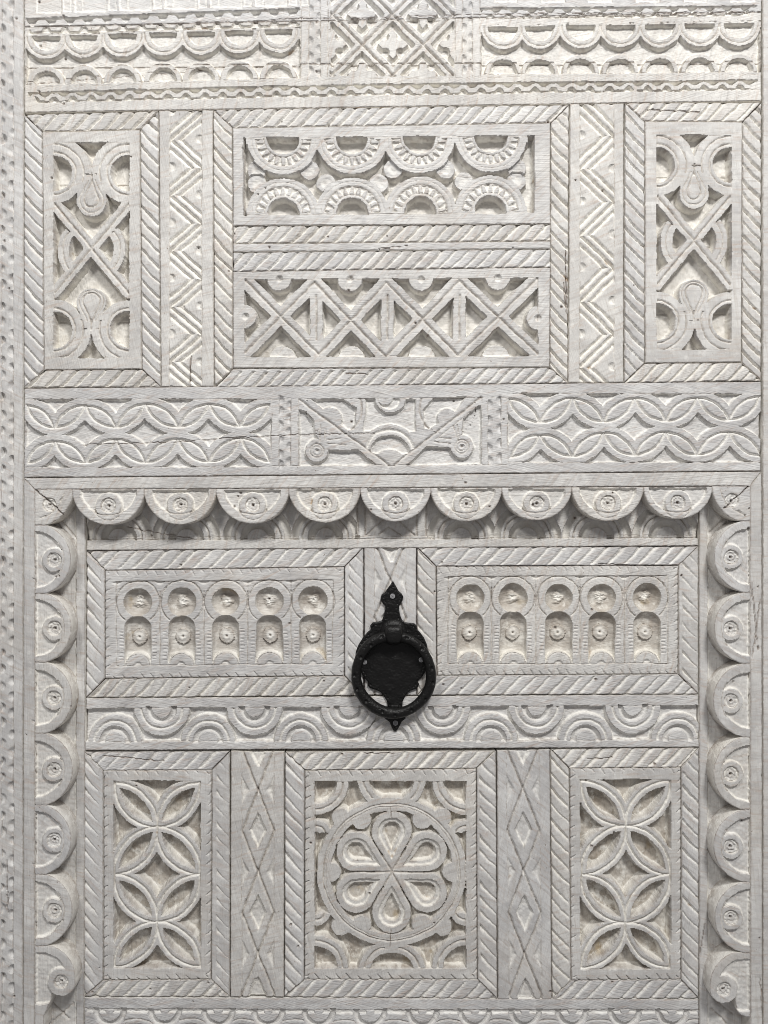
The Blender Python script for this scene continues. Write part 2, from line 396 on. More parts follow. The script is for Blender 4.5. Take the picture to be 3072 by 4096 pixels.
board('head_board', [(-110, -420), (3260, -420), (3260, -142), (-110, -142)], T+3, -60, None, WH, SUR, step=30)

# --- frieze above the transom: three planks carved as one design
def frieze(f):
    # left field ----------------------------------------------------
    X, Y = f.z(0, 0, .7836); k = .7836
    cx1 = [235, 425, 625, 830, 1025, 1220, 1420]
    u1 = None; u2 = None; D = None; D2 = None; g = None
    for c in cx1:
        yt = 186-.0285*(c-235); yb = 430-.0265*(c-235)
        a = mx_(circ(X, Y, c, yt, 118), yt-14-Y); u1 = a if u1 is None else mn(u1, a)
        b = mx_(circ(X, Y, c-2, yb, 97), Y-yb-6); u2 = b if u2 is None else mn(u2, b)
        d = mx_(circ(X, Y*1.0, c, yt-2, 70), yt-Y); D = d if D is None else mn(D, d)
        d2 = mx_(circ(X, Y, c+2, yb, 66), Y-yb+4); D2 = d2 if D2 is None else mn(D2, d2)
        e = mx_(np.abs(np.hypot(X-c, Y-yt)-96), yt-Y); g = e if g is None else mn(g, e)
    yb = 430-.0265*(X-235); yt = 186-.0285*(X-235)
    rec = mx_(mx_(-u1, -u2), mx_(mx_(yt-10-Y, Y-yb+2), mx_(132-X, X-1530)))
    f.cut(rec*k, 19); f.cut(D*k, 17); f.cut(D2*k, 16); f.vg(g*k, 5, 5)
    f.vg(np.abs(np.where((X > 130) & (X < 1535), Y-yb, 99))*k, 2.5, 3)
    e2 = None
    for c in cx1:
        yb1 = 430-.0265*(c-235); e = mx_(np.abs(np.hypot(X-c+2, Y-yb1)-96), Y-yb1); e2 = e if e2 is None else mn(e2, e)
    f.vg(e2*k, 4, 4)
    # wave ribbon left
    yu = 97-.0395*(X-130)
    sc = 22*np.clip(np.cos((X-545)*2*math.pi/95), -.25, 1)**1 + 14
    f.cut(mx_(mx_(yu-Y, Y-yu-sc), mx_(134-X, X-1528))*k, 18)
    yl = 172-.029*(X-130)
    f.cut(mx_(mx_(Y-yl, yl-8-24*np.clip(np.cos((X-235)*2*math.pi/97), 0, 1)-Y), mx_(150-X, X-1528))*k, 9)
    f.crack([(100, 108), (1000, 85), (1205, 72), (1450, 72), (1930, 56), (3044, 47)], 1.9, 4)
    # slots at the very top
    for i in range(6):
        x0 = 249+181*i; yb_ = 47-.030*(x0-249)
        f.cut(box(f.x, f.y, x0, -100, x0+37, yb_), 5); f.cut(box(f.x, f.y, x0+47, -100, x0+84, yb_), 5)
        f.cut(box(f.x, f.y, x0-104, -100, x0-6, yb_+6), 4, 9)
    for i in range(6): f.cut(box(f.x, f.y, 1975+190*i, -100, 2070+190*i, 8), 6)
    # right field -----------------------------------------------------
    X, Y = f.z(1800, 0, .7667); k = .7667
    u1 = u2 = D = D2 = g = e2 = None
    for c in [278, 470, 683, 890, 1097, 1305, 1508]:
        yt = 140-.0146*(c-278); yb = 385-.0085*(c-278)
        a = mx_(circ(X, Y, c, yt, 120), yt-14-Y); u1 = a if u1 is None else mn(u1, a)
        b = mx_(circ(X, Y, c, yb, 99), Y-yb-6); u2 = b if u2 is None else mn(u2, b)
        d = mx_(circ(X, Y, c, yt-2, 76), yt-Y); D = d if D is None else mn(D, d)
        d2 = mx_(circ(X, Y, c, yb, 72), Y-yb+4); D2 = d2 if D2 is None else mn(D2, d2)
        e = mx_(np.abs(np.hypot(X-c, Y-yt)-99), yt-Y); g = e if g is None else mn(g, e)
        e = mx_(np.abs(np.hypot(X-c, Y-yb)-98), Y-yb); e2 = e if e2 is None else mn(e2, e)
    yb = 385-.0085*(X-278); yt = 140-.0146*(X-278)
    rec = mx_(mx_(-u1, -u2), mx_(mx_(yt-10-Y, Y-yb+2), mx_(166-X, X-1622)))
    f.cut(rec*k, 19); f.cut(D*k, 17); f.cut(D2*k, 16); f.vg(g*k, 5, 5); f.vg(e2*k, 4, 4)
    f.vg(np.abs(np.where(X > 165, Y-yb, 99))*k, 2.5, 3)
    yu = 43-.009*(X-165); sc = 16*np.clip(np.cos((X-240)*2*math.pi/93), -.2, 1)+10
    f.cut(mx_(mx_(yu-Y, Y-yu-sc), mx_(162-X, X-1600))*k, 17)
    yl = 98-.014*(X-165)
    f.cut(mx_(mx_(Y-yl, yl-4-20*np.clip(np.cos((X-305)*2*math.pi/96), 0, 1)-Y), mx_(190-X, X-1560))*k, 9)
    # lattice in the middle -------------------------------------------
    X, Y = f.z(1150, 0, .5124); k = .5124; P = 237.
    inw = mx_(box(X, Y, 330, -300, 1302, 596), -1e9)
    a = (X-820+Y-345); b = (X-820-(Y-345))
    da = np.abs((a-P) % (2*P)-0.0); da = mn(da, 2*P-da)/1.4142
    db = np.abs((b-P) % (2*P)); db = mn(db, 2*P-db)/1.4142
    d = np.where(inw < 0, mn(da, db), 99)
    f.vg(d*k, 7.5, 11)
    # diamonds
    ia = np.floor((a+P)/(2*P)); ib = np.floor((b+P)/(2*P)); la = a-ia*2*P; lb = b-ib*2*P   # centred cell coords
    dm = mx_(np.abs(la), np.abs(lb))
    qf = mx_(dm-120, -mn(mn(np.hypot(la-122, lb)-42, np.hypot(la+122, lb)-42), mn(np.hypot(la, lb-122)-42, np.hypot(la, lb+122)-42)))/1.4142
    f.cut(mx_(mx_((dm-176)/1.4142, -qf), inw+6)*k, 17)
    for xl in (105, 165, 255, 315, 1310, 1365, 1445, 1505):
        f.vg(np.where(Y < 600, np.abs(X-xl), 99)*k, 2.5, 4)
    gouges(f, 1150+168*k, [y*k for y in (-50, 70, 190, 315, 435, 550)], 19, 1, 9); gouges(f, 1150+253*k, [y*k for y in (-100, 10, 125, 260, 375, 480, 575)], 17, -1, 9)
    gouges(f, 1150+1367*k, [y*k for y in (-30, 90, 210, 335, 460, 545)], 17, 1, 9); gouges(f, 1150+1443*k, [y*k for y in (-80, 40, 160, 280, 405, 530)], 17, -1, 9)
    f.crack([(98, 330), (1000, 255), (1205, 252), (1300, 252), (1500, 252)], 1.6, 3)
    # full-width wave ribbon
    x, y = f.x, f.y
    yu = np.interp(x, [98, 600, 1200, 1950, 3046], [371, 357, 343, 331, 320])
    sc = 9+9*np.clip(np.cos((x-258)*2*math.pi/74+.5*np.sin(x/160)), -.6, 1)
    f.cut(mx_(mx_(yu-y, y-yu-sc), mx_(112-x, x-3030)), 18)
    yl = np.interp(x, [98, 1200, 1950, 3046], [408, 383, 372, 357])
    f.cut(mx_(mx_(y-yl, yl-2-17*np.clip(np.cos((x-221)*2*math.pi/74+.5*np.sin(x/160)), 0, 1)**.9-y), mx_(140-x, x-3000)), 13)
    f.vg(np.abs(y-yl-2), 2.2, 3); f.vg(np.abs(y-yu+22), 1.8, 1.5)
ya = lambda x: np.interp(x, [98, 1205, 1950, 3046], [107, 72, 57, 47])
for q in ([(97, -140), (3047, -140), (3047, 47), (97, 107)], [(97, 107), (3047, 47), (3046, 246), (97, 262)], [(97, 262), (3046, 246), (3046, 403), (98, 450)]):
    board('frieze_plank', q, T, -60, frieze, WH, SUR, seed=9000, gap=.5, rnd_edge=2.2)

# --- transom row -------------------------------------------------------
def tall_panel(dx, dy, sx, ox, oy, sc, win):
    """Fretwork with two looped scrolls and a saltire; drawn on the left panel's measure."""
    def carve(f):
        X, Y = f.z(ox, oy, sc); X = (X-dx)/sx+0; Y = Y-dy
        def half(cx, cy, r): return circ(X, Y, cx, cy, r)
        wn = box(X, Y, *win)
        cxl, cxr = win[0]+2, win[2]-2
        mid = (cxl+cxr)/2
        solid = None
        def add(a):
            nonlocal solid
            solid = a if solid is None else mn(solid, a)
        for cx in (cxl, cxr):
            add(mx_(mn(mx_(half(cx, 540, 281), Y-548), mx_(half(cx, 540, 229), 530-Y)), -half(cx, 540, 126)))
            add(mx_(mn(mx_(half(cx, 1693, 278), 1685-Y), mx_(half(cx, 1693, 225), Y-1700)), -half(cx, 1693, 130)))
        add(half(mid, 748, 116)); add(half(mid, 1490, 112))
        add(poly(X, Y, [(mid-90, 535), (mid-3, 545), (mid+3, 545), (mid+90, 535), (mid+112, 715), (mid-112, 715)]))
        add(poly(X, Y, [(mid-108, 1525), (mid+108, 1525), (mid+80, 1600), (mid+70, 1690), (mid+2, 1690), (mid-2, 1690), (mid-70, 1690), (mid-80, 1600)]))
        A, B, C_, D_ = (cxl, 765), (cxr, 765), (cxl, 1420), (cxr, 1420)
        add(mn(seg(X, Y, *A, *D_), seg(X, Y, *B, *C_))-47)
        ring = mx_(circ(X, Y, mid, 1105, 255), -circ(X, Y, mid, 1105, 158))
        ring = mx_(ring, np.abs(Y-1105)-.86*np.abs(X-mid))
        add(ring)
        holes = mx_(wn, -solid)
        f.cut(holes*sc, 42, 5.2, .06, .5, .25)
        floor_lines(f, [oy+sc*(y+dy) for y in (600, 1120, 1620)], 40)
        g = None
        def gr(a):
            nonlocal g
            g = a if g is None else mn(g, a)
        # ring grooves stop inside the scroll band
        for cx, cy in ((cxl, 540), (cxr, 540), (cxl, 1693), (cxr, 1693)):
            gr(np.abs(np.hypot(X-cx, Y-cy)-215)+np.where((Y > 600) & (Y < 1620), 99, 0)); gr(np.abs(np.hypot(X-cx, Y-cy)-158))
        f.vg(mx_(g*sc, wn*sc*3), 5.5, 6)
        td = drop(X, Y, mid, 735, mid, 590, 52); f.vg(np.abs(td)*sc, 5, 6); f.vg(np.where((Y > 590), np.abs(drop(X, Y, mid, 742, mid, 540, 86)), 99)*sc, 4, 4); f.vg(mx_(np.abs(X-mid), np.abs(Y-575)-40)*sc, 4, 6)
        td = drop(X, Y, mid, 1480, mid, 1640, 62); f.vg(np.abs(td)*sc, 5, 6); f.vg(np.where(Y < 1630, np.abs(drop(X, Y, mid, 1488, mid, 1690, 88)), 99)*sc, 4, 4); f.vg(mx_(np.abs(X-mid), np.abs(Y-1655)-40)*sc, 4, 6)
        f.vg(np.where(wn < 0, mn(seg(X, Y, *A, *D_), seg(X, Y, *B, *C_)), 99)*sc, 7, 8)
        f.vg(mx_(np.abs(np.hypot(X-mid, Y-1105)-212), np.abs(Y-1105)-.8*np.abs(X-mid))*sc, 4.5, 5)
        f.vg(np.where(np.abs(wn) < 4, np.abs(wn), 99)*sc, 2, 1.5)
    return carve
Lo = [(96, 457), (632, 443), (643, 1547), (94, 1550)]; Li = [(168, 526), (560, 517), (567, 1477), (175, 1480)]
pl = board('transom_panel', Li, T, -60, tall_panel(0, 0, 1, 0, 400, .5425, (397, 316, 948, 1898)), WV, SUR,
           label='tall fretwork panel of loops and a saltire, left of the transom')
frame(pl, Lo, Li, T, -60, 60, seed=3)
Ro = [(2500, 411), (3047, 408), (3045, 1523), (2497, 1531)]; Ri = [(2580, 483), (2971, 486), (2968, 1450), (2580, 1453)]
pr = board('transom_panel', Ri, T, -60, tall_panel(388, -60, 1, 2200, 400, .5427, (402, 322, 947, 1898)), WV, SUR,
           label='tall fretwork panel of loops and a saltire, right of the transom')
frame(pr, Ro, Ri, T, -60, 57, seed=31)
def zigzag(ox, oy, sc, xl, xr, y0, per, gap=45, flip=False, dots=()):
    def carve(f):
        X, Y = f.z(ox, oy, sc); w = xr-xl
        ph = ((Y-y0)/per) % 1.0
        tri = np.where(ph < .5, ph*2, 2-ph*2)           # 0 at y0 (left apex) -> 1 (right apex)
        zx = xl+w*tri; sl = 2*w/per; cs = 1/math.sqrt(1+sl*sl)
        inside = box(X, Y, xl, -999, xr, 9999)
        down = np.where(ph < .5, 1, -1)
        for off, dp in ((0, 9), (gap/cs*1.0, 7.5), (-gap/cs*1.0, 7.5)):
            e = (X-zx-off)*cs
            # signed so that the steep side is the upper one
            d = -e*down
            m = np.clip(-inside/4+.3, 0, 1)
            f.ag(d*sc, 9, 12, dp*1.2, m)
        f.vg(mn(np.abs(X-xl), np.abs(X-xr))*sc, 2.2, 2.5)
        for n in range(-1, 9):
            for xx, s, yy in ((xl, 1, y0+per*n+per*.5), (xr, -1, y0+per*n)):
                r = 40; d = np.hypot(X-xx-s*14, Y-yy+4)-r*.8
                f.bowl(mx_(d, -s*(X-xx))*sc, r*sc*.7, 11)
    return carve
board('stile', [(634, 441), (852, 439), (857, 1547), (643, 1549)], T, -60, zigzag(0, 400, .5425, 1250, 1488, 292, 410, 50), WV, SUR,
      label='zigzag carved upright board, left of the transom')
board('stile', [(2279, 414), (2497, 411), (2496, 1531), (2272, 1531)], T, -60, zigzag(2200, 400, .5427, 220, 474, 505, 488, 53), WV, SUR,
      label='zigzag carved upright board, right of the transom')

Co = [(852, 437), (2277, 418), (2273, 1531), (857, 1548)]; Ci = [(930, 510), (2203, 490), (2200, 1470), (931, 1474)]
def rosettes(f):
    X, Y = f.z(850, 420, .874); k = .874
    wn = box(X, Y, 143, 148, 1472, 498); wn = mx_(mx_(143-X, X-1472), mx_(152-.008*(X-143)-Y, Y-502+.008*(X-143)))
    tops = [(322, 152), (638, 150), (946, 147), (1275, 143)]; bots = [(322, 498), (640, 497), (952, 492), (1272, 488)]
    sol = None
    def add(a):
        nonlocal sol
        sol = a if sol is None else mn(sol, a)
    hol = None; teeth = np.full(X.shape, 99.); gr = np.full(X.shape, 99.)
    for i, (c, up) in enumerate([(c, True) for c in tops]+[(c, False) for c in bots]):
        s = 1 if up else -1
        r = np.hypot(X-c[0], Y-c[1]); add(r-168); add(mx_(np.abs(X-c[0])-172, np.abs(Y-c[1]-s*8)-22))
        h = r-70; hol = h if hol is None else mn(hol, h)
        an = np.arctan2((Y-c[1])*s, X-c[0])
        near = (an > .04) & (an < math.pi-.04)
        fr = (an/math.pi*11+.5) % 1.0-.5
        tw = .36*np.clip((r-80)/42, .25, 1)
        t = mx_(np.abs(r-106)-17, (np.abs(fr)-tw)*r*math.pi/11*.8)
        teeth = mn(teeth, np.where(near, t, 99))
        gr = mn(gr, np.where(near, mn(np.abs(r-126), mn(np.abs(r-146)+2, np.abs(r-87)+1)), 99))
        kn = {0: (-1, 1), 1: (), 2: (-1, 1), 3: (1,), 4: (-1,), 5: (-1, 1), 6: (), 7: (-1, 1)}[i]
        for d in kn:
            kx, ky = c[0]+d*121, c[1]+s*142
            a = np.hypot(X-kx, Y-ky)-46; add(a)
    for i, (c, up) in enumerate([(tops[0], 1), (tops[2], 1), (tops[3], 1), (bots[0], 0), (bots[1], 0), (bots[3], 0)]):
        pass
    f.cut(mx_(wn, mx_(-sol, -1e9))*k, 38, 5.2, .06, .5, .35)
    f.cut(mx_(wn, hol)*k, 42, 5.2, .06, .5, .25)
    inw = wn < -3
    f.cut(np.where(inw, teeth, 99)*k, 8, 4); f.vg(np.where(inw, gr, 99)*k, 4.5, 5)
    f.vg(np.where(np.abs(wn) < 6, np.abs(wn), 99)*k, 2.4, 2.5)
    # hollow leaf tips
    for i, (c, s, kn) in enumerate([(tops[0], 1, (-1, 1)), (tops[2], 1, (-1, 1)), (tops[3], 1, (1,)), (bots[0], -1, (-1,)), (bots[1], -1, (-1, 1)), (bots[3], -1, (-1, 1))]):
        for d in kn:
            r = np.hypot(X-c[0], Y-c[1]); a = np.hypot(X-(c[0]+d*121), Y-(c[1]+s*142))-26
            f.bowl(mx_(a, 176-r)*k, 18, 5)
            f.H = np.where((r > 169) & (np.hypot(X-(c[0]+d*121), Y-(c[1]+s*142)) < 47), f.H-9, f.H)
rp = board('transom_panel', [(930, 510), (2203, 490), (2203, 896), (931, 904)], T, -60, rosettes, WH, SUR,
           label='long fretwork panel with two rows of toothed half rosettes')
def saltires(f):
    X, Y = f.z(850, 950, .874); k = .874
    wn = mx_(mx_(150-X, X-1489), mx_(194-.005*(X-150)-Y, Y-545+.003*(X-150)))
    tp = [(150, 198), (466, 205), (795, 205), (1130, 198), (1484, 192)]; bt = [(150, 525), (485, 535), (793, 545), (1125, 540), (1488, 532)]
    ln = np.full(X.shape, 1e9)
    for i in range(4):
        ln = mn(ln, mn(seg(X, Y, *tp[i], *bt[i+1]), seg(X, Y, *tp[i+1], *bt[i])))
    sol = ln-36
    bar = np.full(X.shape, 1e9)
    for x in (475, 800, 1131): bar = mn(bar, box(X, Y, x-32, 230, x+32, 510))
    sol = mn(sol, bar)
    for c in [(305, 188), (630, 190), (955, 186), (1307, 182)]: sol = mn(sol, circ(X, Y, *c, 60))
    for c in [(318, 552), (635, 554), (957, 550), (1300, 548)]: sol = mn(sol, circ(X, Y, *c, 62))
    for c in [(148, 362), (1490, 368)]: sol = mn(sol, circ(X, Y, *c, 57))
    f.cut(mx_(wn, -sol)*k, 42, 5.2, .06, .5, .25)
    f.vg(np.where(wn < 4, ln, 99)*k, 8, 9)
    b = np.full(X.shape, 1e9)
    for x in (475, 800, 1131): b = mn(b, seg(X, Y, x, 265, x, 465))
    f.vg(b*k, 6.5, 8)
    for c, r in [((305, 190), 17), ((630, 192), 17), ((955, 190), 17), ((1307, 186), 17), ((150, 362), 17), ((1488, 368), 17)]:
        f.bowl(circ(X, Y, *c, r)*k, 9, 10)
    for c in [(318, 552), (635, 554), (957, 550), (1300, 548)]:
        f.cut(mx_(mx_(circ(X, Y, *c, 66), wn), 34-ln)*k, 15, 5.5)
    f.vg(np.where(np.abs(wn) < 6, np.abs(wn), 99)*k, 2.4, 2)
sp = board('transom_panel', [(931, 1085), (2203, 1068), (2200, 1470), (931, 1474)], T, -60, saltires, WH, SUR,
           label='long fretwork panel with a row of saltires and upright bars')
for k, q in enumerate(([Co[0], Co[1], Ci[1], Ci[0]], [Co[1], Co[2], Ci[2], Ci[1]], [Co[2], Co[3], Ci[3], Ci[2]], [Co[3], Co[0], Ci[0], Ci[3]])):
    hz = k % 2 == 0
    board('rope_moulding', q, T, -60, slashes(hz, 51 if hz else 59, q, 0, 10.5, 12, 1.0, 90+k), WH if hz else WV, rp if k in (0, 1) else sp)
q = [(931, 974), (2203, 963), (2203, 896), (931, 904)]
board('rope_moulding', q[::-1][0:0] or [(931, 904), (2203, 896), (2203, 963), (931, 974)], T, -60, slashes(True, 56, [(931, 904), (2203, 896), (2203, 963), (931, 974)], 0, 10.5, 12, 1.0, 105), WH, rp)
board('rail', [(931, 974), (2203, 963), (2203, 995), (931, 1009)], T, -60, None, WH, SUR, step=5, label='plain narrow rail between the two long fretwork panels')
board('rope_moulding', [(931, 1009), (2203, 995), (2203, 1068), (931, 1085)], T, -60, slashes(True, 52, [(931, 1009), (2203, 995), (2203, 1068), (931, 1085)], 0, 10.5, 12, 1.0, 111), WH, sp)

# --- carved beam ---------------------------------------------------------
def beam(f):
    def chain(X, Y, k, tops, mids, lows1, lows2, x0, x1, y0, y1, ext):
        ls = None
        up = sorted(tops+mids); dn = sorted(lows1+lows2)
        for row in (up, dn):
            for P, Q in zip(row[:-1], row[1:]):
                a = lens(X, Y, P, Q, .79); ls = a if ls is None else mn(ls, a)
        wn = box(X, Y, x0, y0, x1, y1)
        f.cut(mx_(ls*-1+38, wn)*k, 15, 3.6)
        f.ag(np.where(wn < 0, -ls-4, 99)*k, 7, 9, 9.5, np.clip(-wn/5, 0, 1))
        f.vg(np.where((Y > y0-8) & (Y < y1+8) & (X > x0) & (X < x1), mn(np.abs(Y-y0), np.abs(Y-y1)), 99)*k, 2.5, 2.5)
    X, Y = f.z(0, 1500, .7233)
    chain(X, Y, .7233, [(143, 163), (470, 165), (800, 160), (1155, 160), (1492, 158)], [(300, 295), (640, 292), (985, 290), (1327, 287)],
          [(143, 490), (470, 490), (805, 488), (1157, 487), (1494, 484)], [(300, 362), (638, 352), (983, 350), (1327, 348)], 140, 1498, 134, 510, 0)
    X, Y = f.z(1900, 1500, .7064)
    chain(X, Y, .7064, [(190, 130), (553, 130), (910, 128), (1262, 128), (1620, 120)], [(370, 272), (728, 268), (1083, 262), (1440, 258)],
          [(200, 468), (552, 463), (908, 458), (1262, 455), (1625, 460)], [(368, 335), (728, 325), (1080, 322), (1442, 320)], 190, 1627, 106, 494, 0)
    X, Y = f.z(1000, 1500, .663); k = .663
    wn = mx_(mx_(292-X, X-1430), mx_(140-Y, Y-549))
    # two triangles under the diagonals, each with an eye
    tl = poly(X, Y, [(296, 212), (335, 222), (384, 270), (396, 355), (650, 455), (755, 543), (296, 549)])
    tl = mx_(tl, -mx_(-(Y-455), -1e9)*0-1e9) if False else tl
    keepl = mn(circ(X, Y, 405, 455, 72), poly(X, Y, [(395, 355), (600, 360), (660, 452), (480, 455), (420, 400)]))
    f.cut(mx_(tl, -keepl)*k, 16)
    tr = poly(X, Y, [(1395, 190), (1380, 190), (1290, 262), (1280, 350), (1060, 440), (950, 545), (1395, 536)])
    keepr = mn(circ(X, Y, 1280, 433, 72), poly(X, Y, [(1280, 340), (1120, 380), (1070, 435), (1220, 440), (1270, 400)]))
    f.cut(mx_(tr, -keepr)*k, 16)
    for cx, cy in ((405, 455), (1280, 433)):
        r = np.hypot(X-cx, Y-cy); f.vg(np.abs(r-42)*k, 4.5, 5); f.vg(np.abs(r-28)*k, 4, 4); f.bowl((r-14)*k, 6, 9)
        f.E = mx_(f.E, np.clip(1.5-r/7, 0, 1))
    for a, b in (((300, 152), (838, 545)), ((1395, 135), (868, 545))): f.vg(seg(X, Y, *a, *b)*k, 7, 8)
    f.vg(seg(X, Y, 1350, 205, 1120, 390)*k, 4, 4)
    for p in ([(425, 300), (425, 400)], [(455, 330), (455, 390)], [(470, 390), (545, 383)], [(470, 412), (580, 422)], [(1225, 310), (1258, 395)], [(1250, 300), (1262, 380)], [(1140, 380), (1215, 385)], [(1110, 405), (1210, 412)]):
        f.vg(path(X, Y, p)*k, 4, 5)
    # upper left and upper right petals, central kite and the arch below it
    ul = mx_(mx_(poly(X, Y, [(372, 146), (560, 146), (640, 200), (630, 330), (590, 330), (440, 205)]), -circ(X, Y, 480, 270, 76)), circ(X, Y, 440, 240, 215))
    ur = mx_(mx_(poly(X, Y, [(1300, 130), (1105, 140), (1050, 210), (1055, 325), (1085, 325), (1250, 205)]), -circ(X, Y, 1190, 262, 62)), circ(X, Y, 1240, 240, 200))
    f.cut(ul*k, 15); f.cut(ur*k, 15)
    kite = mx_(mx_(box(X, Y, 685, 145, 1000, 340), -mn(circ(X, Y, 500, 190, 200), circ(X, Y, 1200, 190, 200))), -mn(circ(X, Y, 845, 135, 95), circ(X, Y, 845, 460, 165)))
    f.cut(kite*k, 15)
    f.cut(mx_(mx_(circ(X, Y, 838, 140, 68), -circ(X, Y, 815, 140, 45)), 145-Y)*k, 8)
    arch = mx_(mx_(circ(X, Y, 845, 480, 118), -circ(X, Y, 845, 545, 98)), mx_(line_s(X, Y, 845, 545, 700, 400)*-1-1e9, Y-475))
    f.cut(arch*k, 15)
    f.ag(mx_(np.abs(np.hypot(X-845, Y-470)-140), Y-440)*k, 5, 9, 7)
    for cx, lo_, hi_ in ((505, 660, 300), (1195, 1040, 300)):
        f.vg(mx_(np.abs(np.hypot(X-cx, Y-200)-(168)), mx_(145-Y, Y-360))*k*np.where(np.abs(X-845) < 235, 1, 9), 6, 7)
    # gouge columns
    for l, s, ys in ((175, 1, (150, 215, 300, 390, 478, 540)), (243, -1, (185, 265, 345, 435, 525)), (1437, 1, (180, 272, 358, 442, 520)), (1515, -1, (155, 230, 320, 410, 500))):
        gouges(f, 1000+l*k, [1500+y*k for y in ys], 20, s, 10)
    for xl in (130, 172, 245, 290, 1400, 1437, 1517, 1555): f.vg(np.where((Y > 140) & (Y < 548), np.abs(X-xl), 99)*k, 2.2, 3)
    f.vg(np.where((X > 130) & (X < 1560), mn(np.abs(Y-145+.008*(X-300)), np.abs(Y-549+.006*(X-300))), 99)*k, 2.4, 3)
    f.crack([(330, 1778), (560, 1772), (690, 1768), (840, 1758), (1100, 1742), (1260, 1736), (1500, 1732)], 2.3, 6)
board('beam', [(96, 1552), (3046, 1525), (3046, 1885), (94, 1911)], T, -60, beam, WH, SUR, step=3.4, label='heavy carved beam with interlaced lens chains above the scalloped edge')

# --- scalloped edging ------------------------------------------------------
def eye(f, cx, cy, R, seed):
    r = np.hypot(f.x-cx, f.y-cy)
    f.cut(r-R*.62, 6, 3); f.vg(np.abs(r-R*.62), 3.5, 3); f.vg(np.abs(r-R*.34), 3, 2.5)
    f.H = np.where(r < R*.6, f.H+2.6*vn(f.x/6, f.y/6, seed), f.H)
    f.bowl(r-6.5, 4, 14); f.E = mx_(f.E, np.clip(1.6-r/5, 0, 1))
def hang(cx, top, R, seed):
    def carve(f):
        f.H = f.H-1.1*np.clip(vn(f.x/110+f.y/40, f.y/6.5, seed+3)+.35*vn(f.x/60, f.y/4.2, seed+4), -.2, 1)
        yt = top+6
        rec = mx_(mx_(circ(f.x, f.y, cx, top-18, 121), yt-f.y), mx_(np.abs(f.x-cx)-113, -1e9))
        disc = circ(f.x, f.y, cx+1, top+66, 52)
        lip = mx_(circ(f.x, f.y, cx+1, top+66, 52), -1e9)
        f.cut(mx_(rec, -disc), 11, 3.6)
        f.vg(mx_(np.abs(circ(f.x, f.y, cx, top-18, 121)), np.abs(f.x-cx)-58)+np.where(f.y > top+40, 0, 99), 4, 4.5)
        f.vg(mx_(np.abs(circ(f.x, f.y, cx+1, top+66, 58)), top+82-f.y), 3.5, 3.5)
        eye(f, cx+1, top+64, 46, seed)
    return carve
TB = board('scalloped_board', [(94, 1912), (3046, 1886), (3001, 1944), (139, 1958)], T, -60, None, WH, SUR, step=4, gap=.6, label='horizontal scalloped edging board below the carved beam')
topY = lambda x: 1958-.0042*(x-139)
nt = [289, 576, 864, 1155, 1441, 1723, 2008, 2287, 2575, 2850]
for i, (a, b) in enumerate(zip(nt[:-1], nt[1:])):
    cx = (a+b)/2; yt = topY(cx); R = (b-a)/2+2.5; cy = 1952-.0068*(cx-289)+(3 if i < 2 else 0)
    sdf = lambda x, y, cx=cx, cy=cy, R=R, a=a, b=b: mx_(mx_(circ(x, y, cx, cy, R), -(y-(1958-.0042*(x-139)))), mx_(a-x, x-b))
    blob('scallop', sdf, (a-8, yt-12, b+8, cy+R+8), T, -14, hang(cx, yt, R, 300+i), WH, TB, label=None)
# side boards with scallops, corner pieces and scroll feet
def side_board(q, lab):
    return board('scalloped_board', q, T, -60, None, WV, SUR, step=5, gap=.6, label=lab)
LB = side_board([(94, 1912), (139, 1958), (137, 4230), (92, 4230)], 'upright scalloped edging board left of the door leaf')
RB = side_board([(3001, 1944), (3048, 1886), (3051, 4230), (3003, 4230)], 'upright scalloped edging board right of the door leaf')
def side(cx, cy, s, seed, R=148):
    def carve(f):                            # s=+1 bulges to the right (left board), s=-1 to the left
        f.H = f.H-.9*np.clip(vn(f.x/8, f.y/90, seed+3), 0, 1)
        X = (f.x-cx)*s; Y = f.y-cy
        rec = mx_(np.hypot(X, Y)-112, 2-X)
        disc = circ(X, Y, 78, 2, 49)
        f.cut(mx_(rec, -disc), 12, 3.6)
        f.vg(mx_(np.abs(np.hypot(X, Y)-117), np.abs(Y)-70), 4, 4); f.vg(np.abs(X-1), 2.5, 3)
        eye(f, cx+s*78, cy+2, 46, seed)
    return carve
nl = [2101, 2374, 2650, 2934, 3222, 3498, 3784]
for i, (a, b) in enumerate(zip(nl[:-1], nl[1:])):
    cy = (a+b)/2; R = (b-a)/2+8
    sdf = lambda x, y, cy=cy, R=R, a=a, b=b: mx_(mx_(circ(x, y, 138, cy, R), 138-x), mx_(a-y, y-b))
    blob('scallop', sdf, (130, a-8, 138+R+8, b+8), T, -14, side(138, cy, 1, 330+i), WV, LB)
nr = [2084, 2370, 2655, 2949, 3240, 3530, 3812]
for i, (a, b) in enumerate(zip(nr[:-1], nr[1:])):
    cy = (a+b)/2; R = (b-a)/2+3
    sdf = lambda x, y, cy=cy, R=R, a=a, b=b: mx_(mx_(circ(x, y, 3003, cy, R), x-3003), mx_(a-y, y-b))
    blob('scallop', sdf, (3003-R-8, a-8, 3011, b+8), T, -14, side(3003, cy, -1, 350+i), WV, RB)
def corner(cx, cy, s, seed, ex, ey, cr):
    def carve(f):
        X = (f.x-cx)*s; Y = f.y-cy
        rec = mx_(mx_(np.hypot(X, Y)-118, 4-X), 8-Y)
        f.cut(mx_(rec, -mn(circ(f.x, f.y, ex, ey, 47), -(-X-Y+150))), 9, 5)
        f.vg(mx_(np.abs(np.hypot(X, Y)-121), mx_(20-X, 20-Y)), 4, 4)
        eye(f, ex, ey, 44, seed)
        f.crack(cr, 3.4, 12)
    return carve
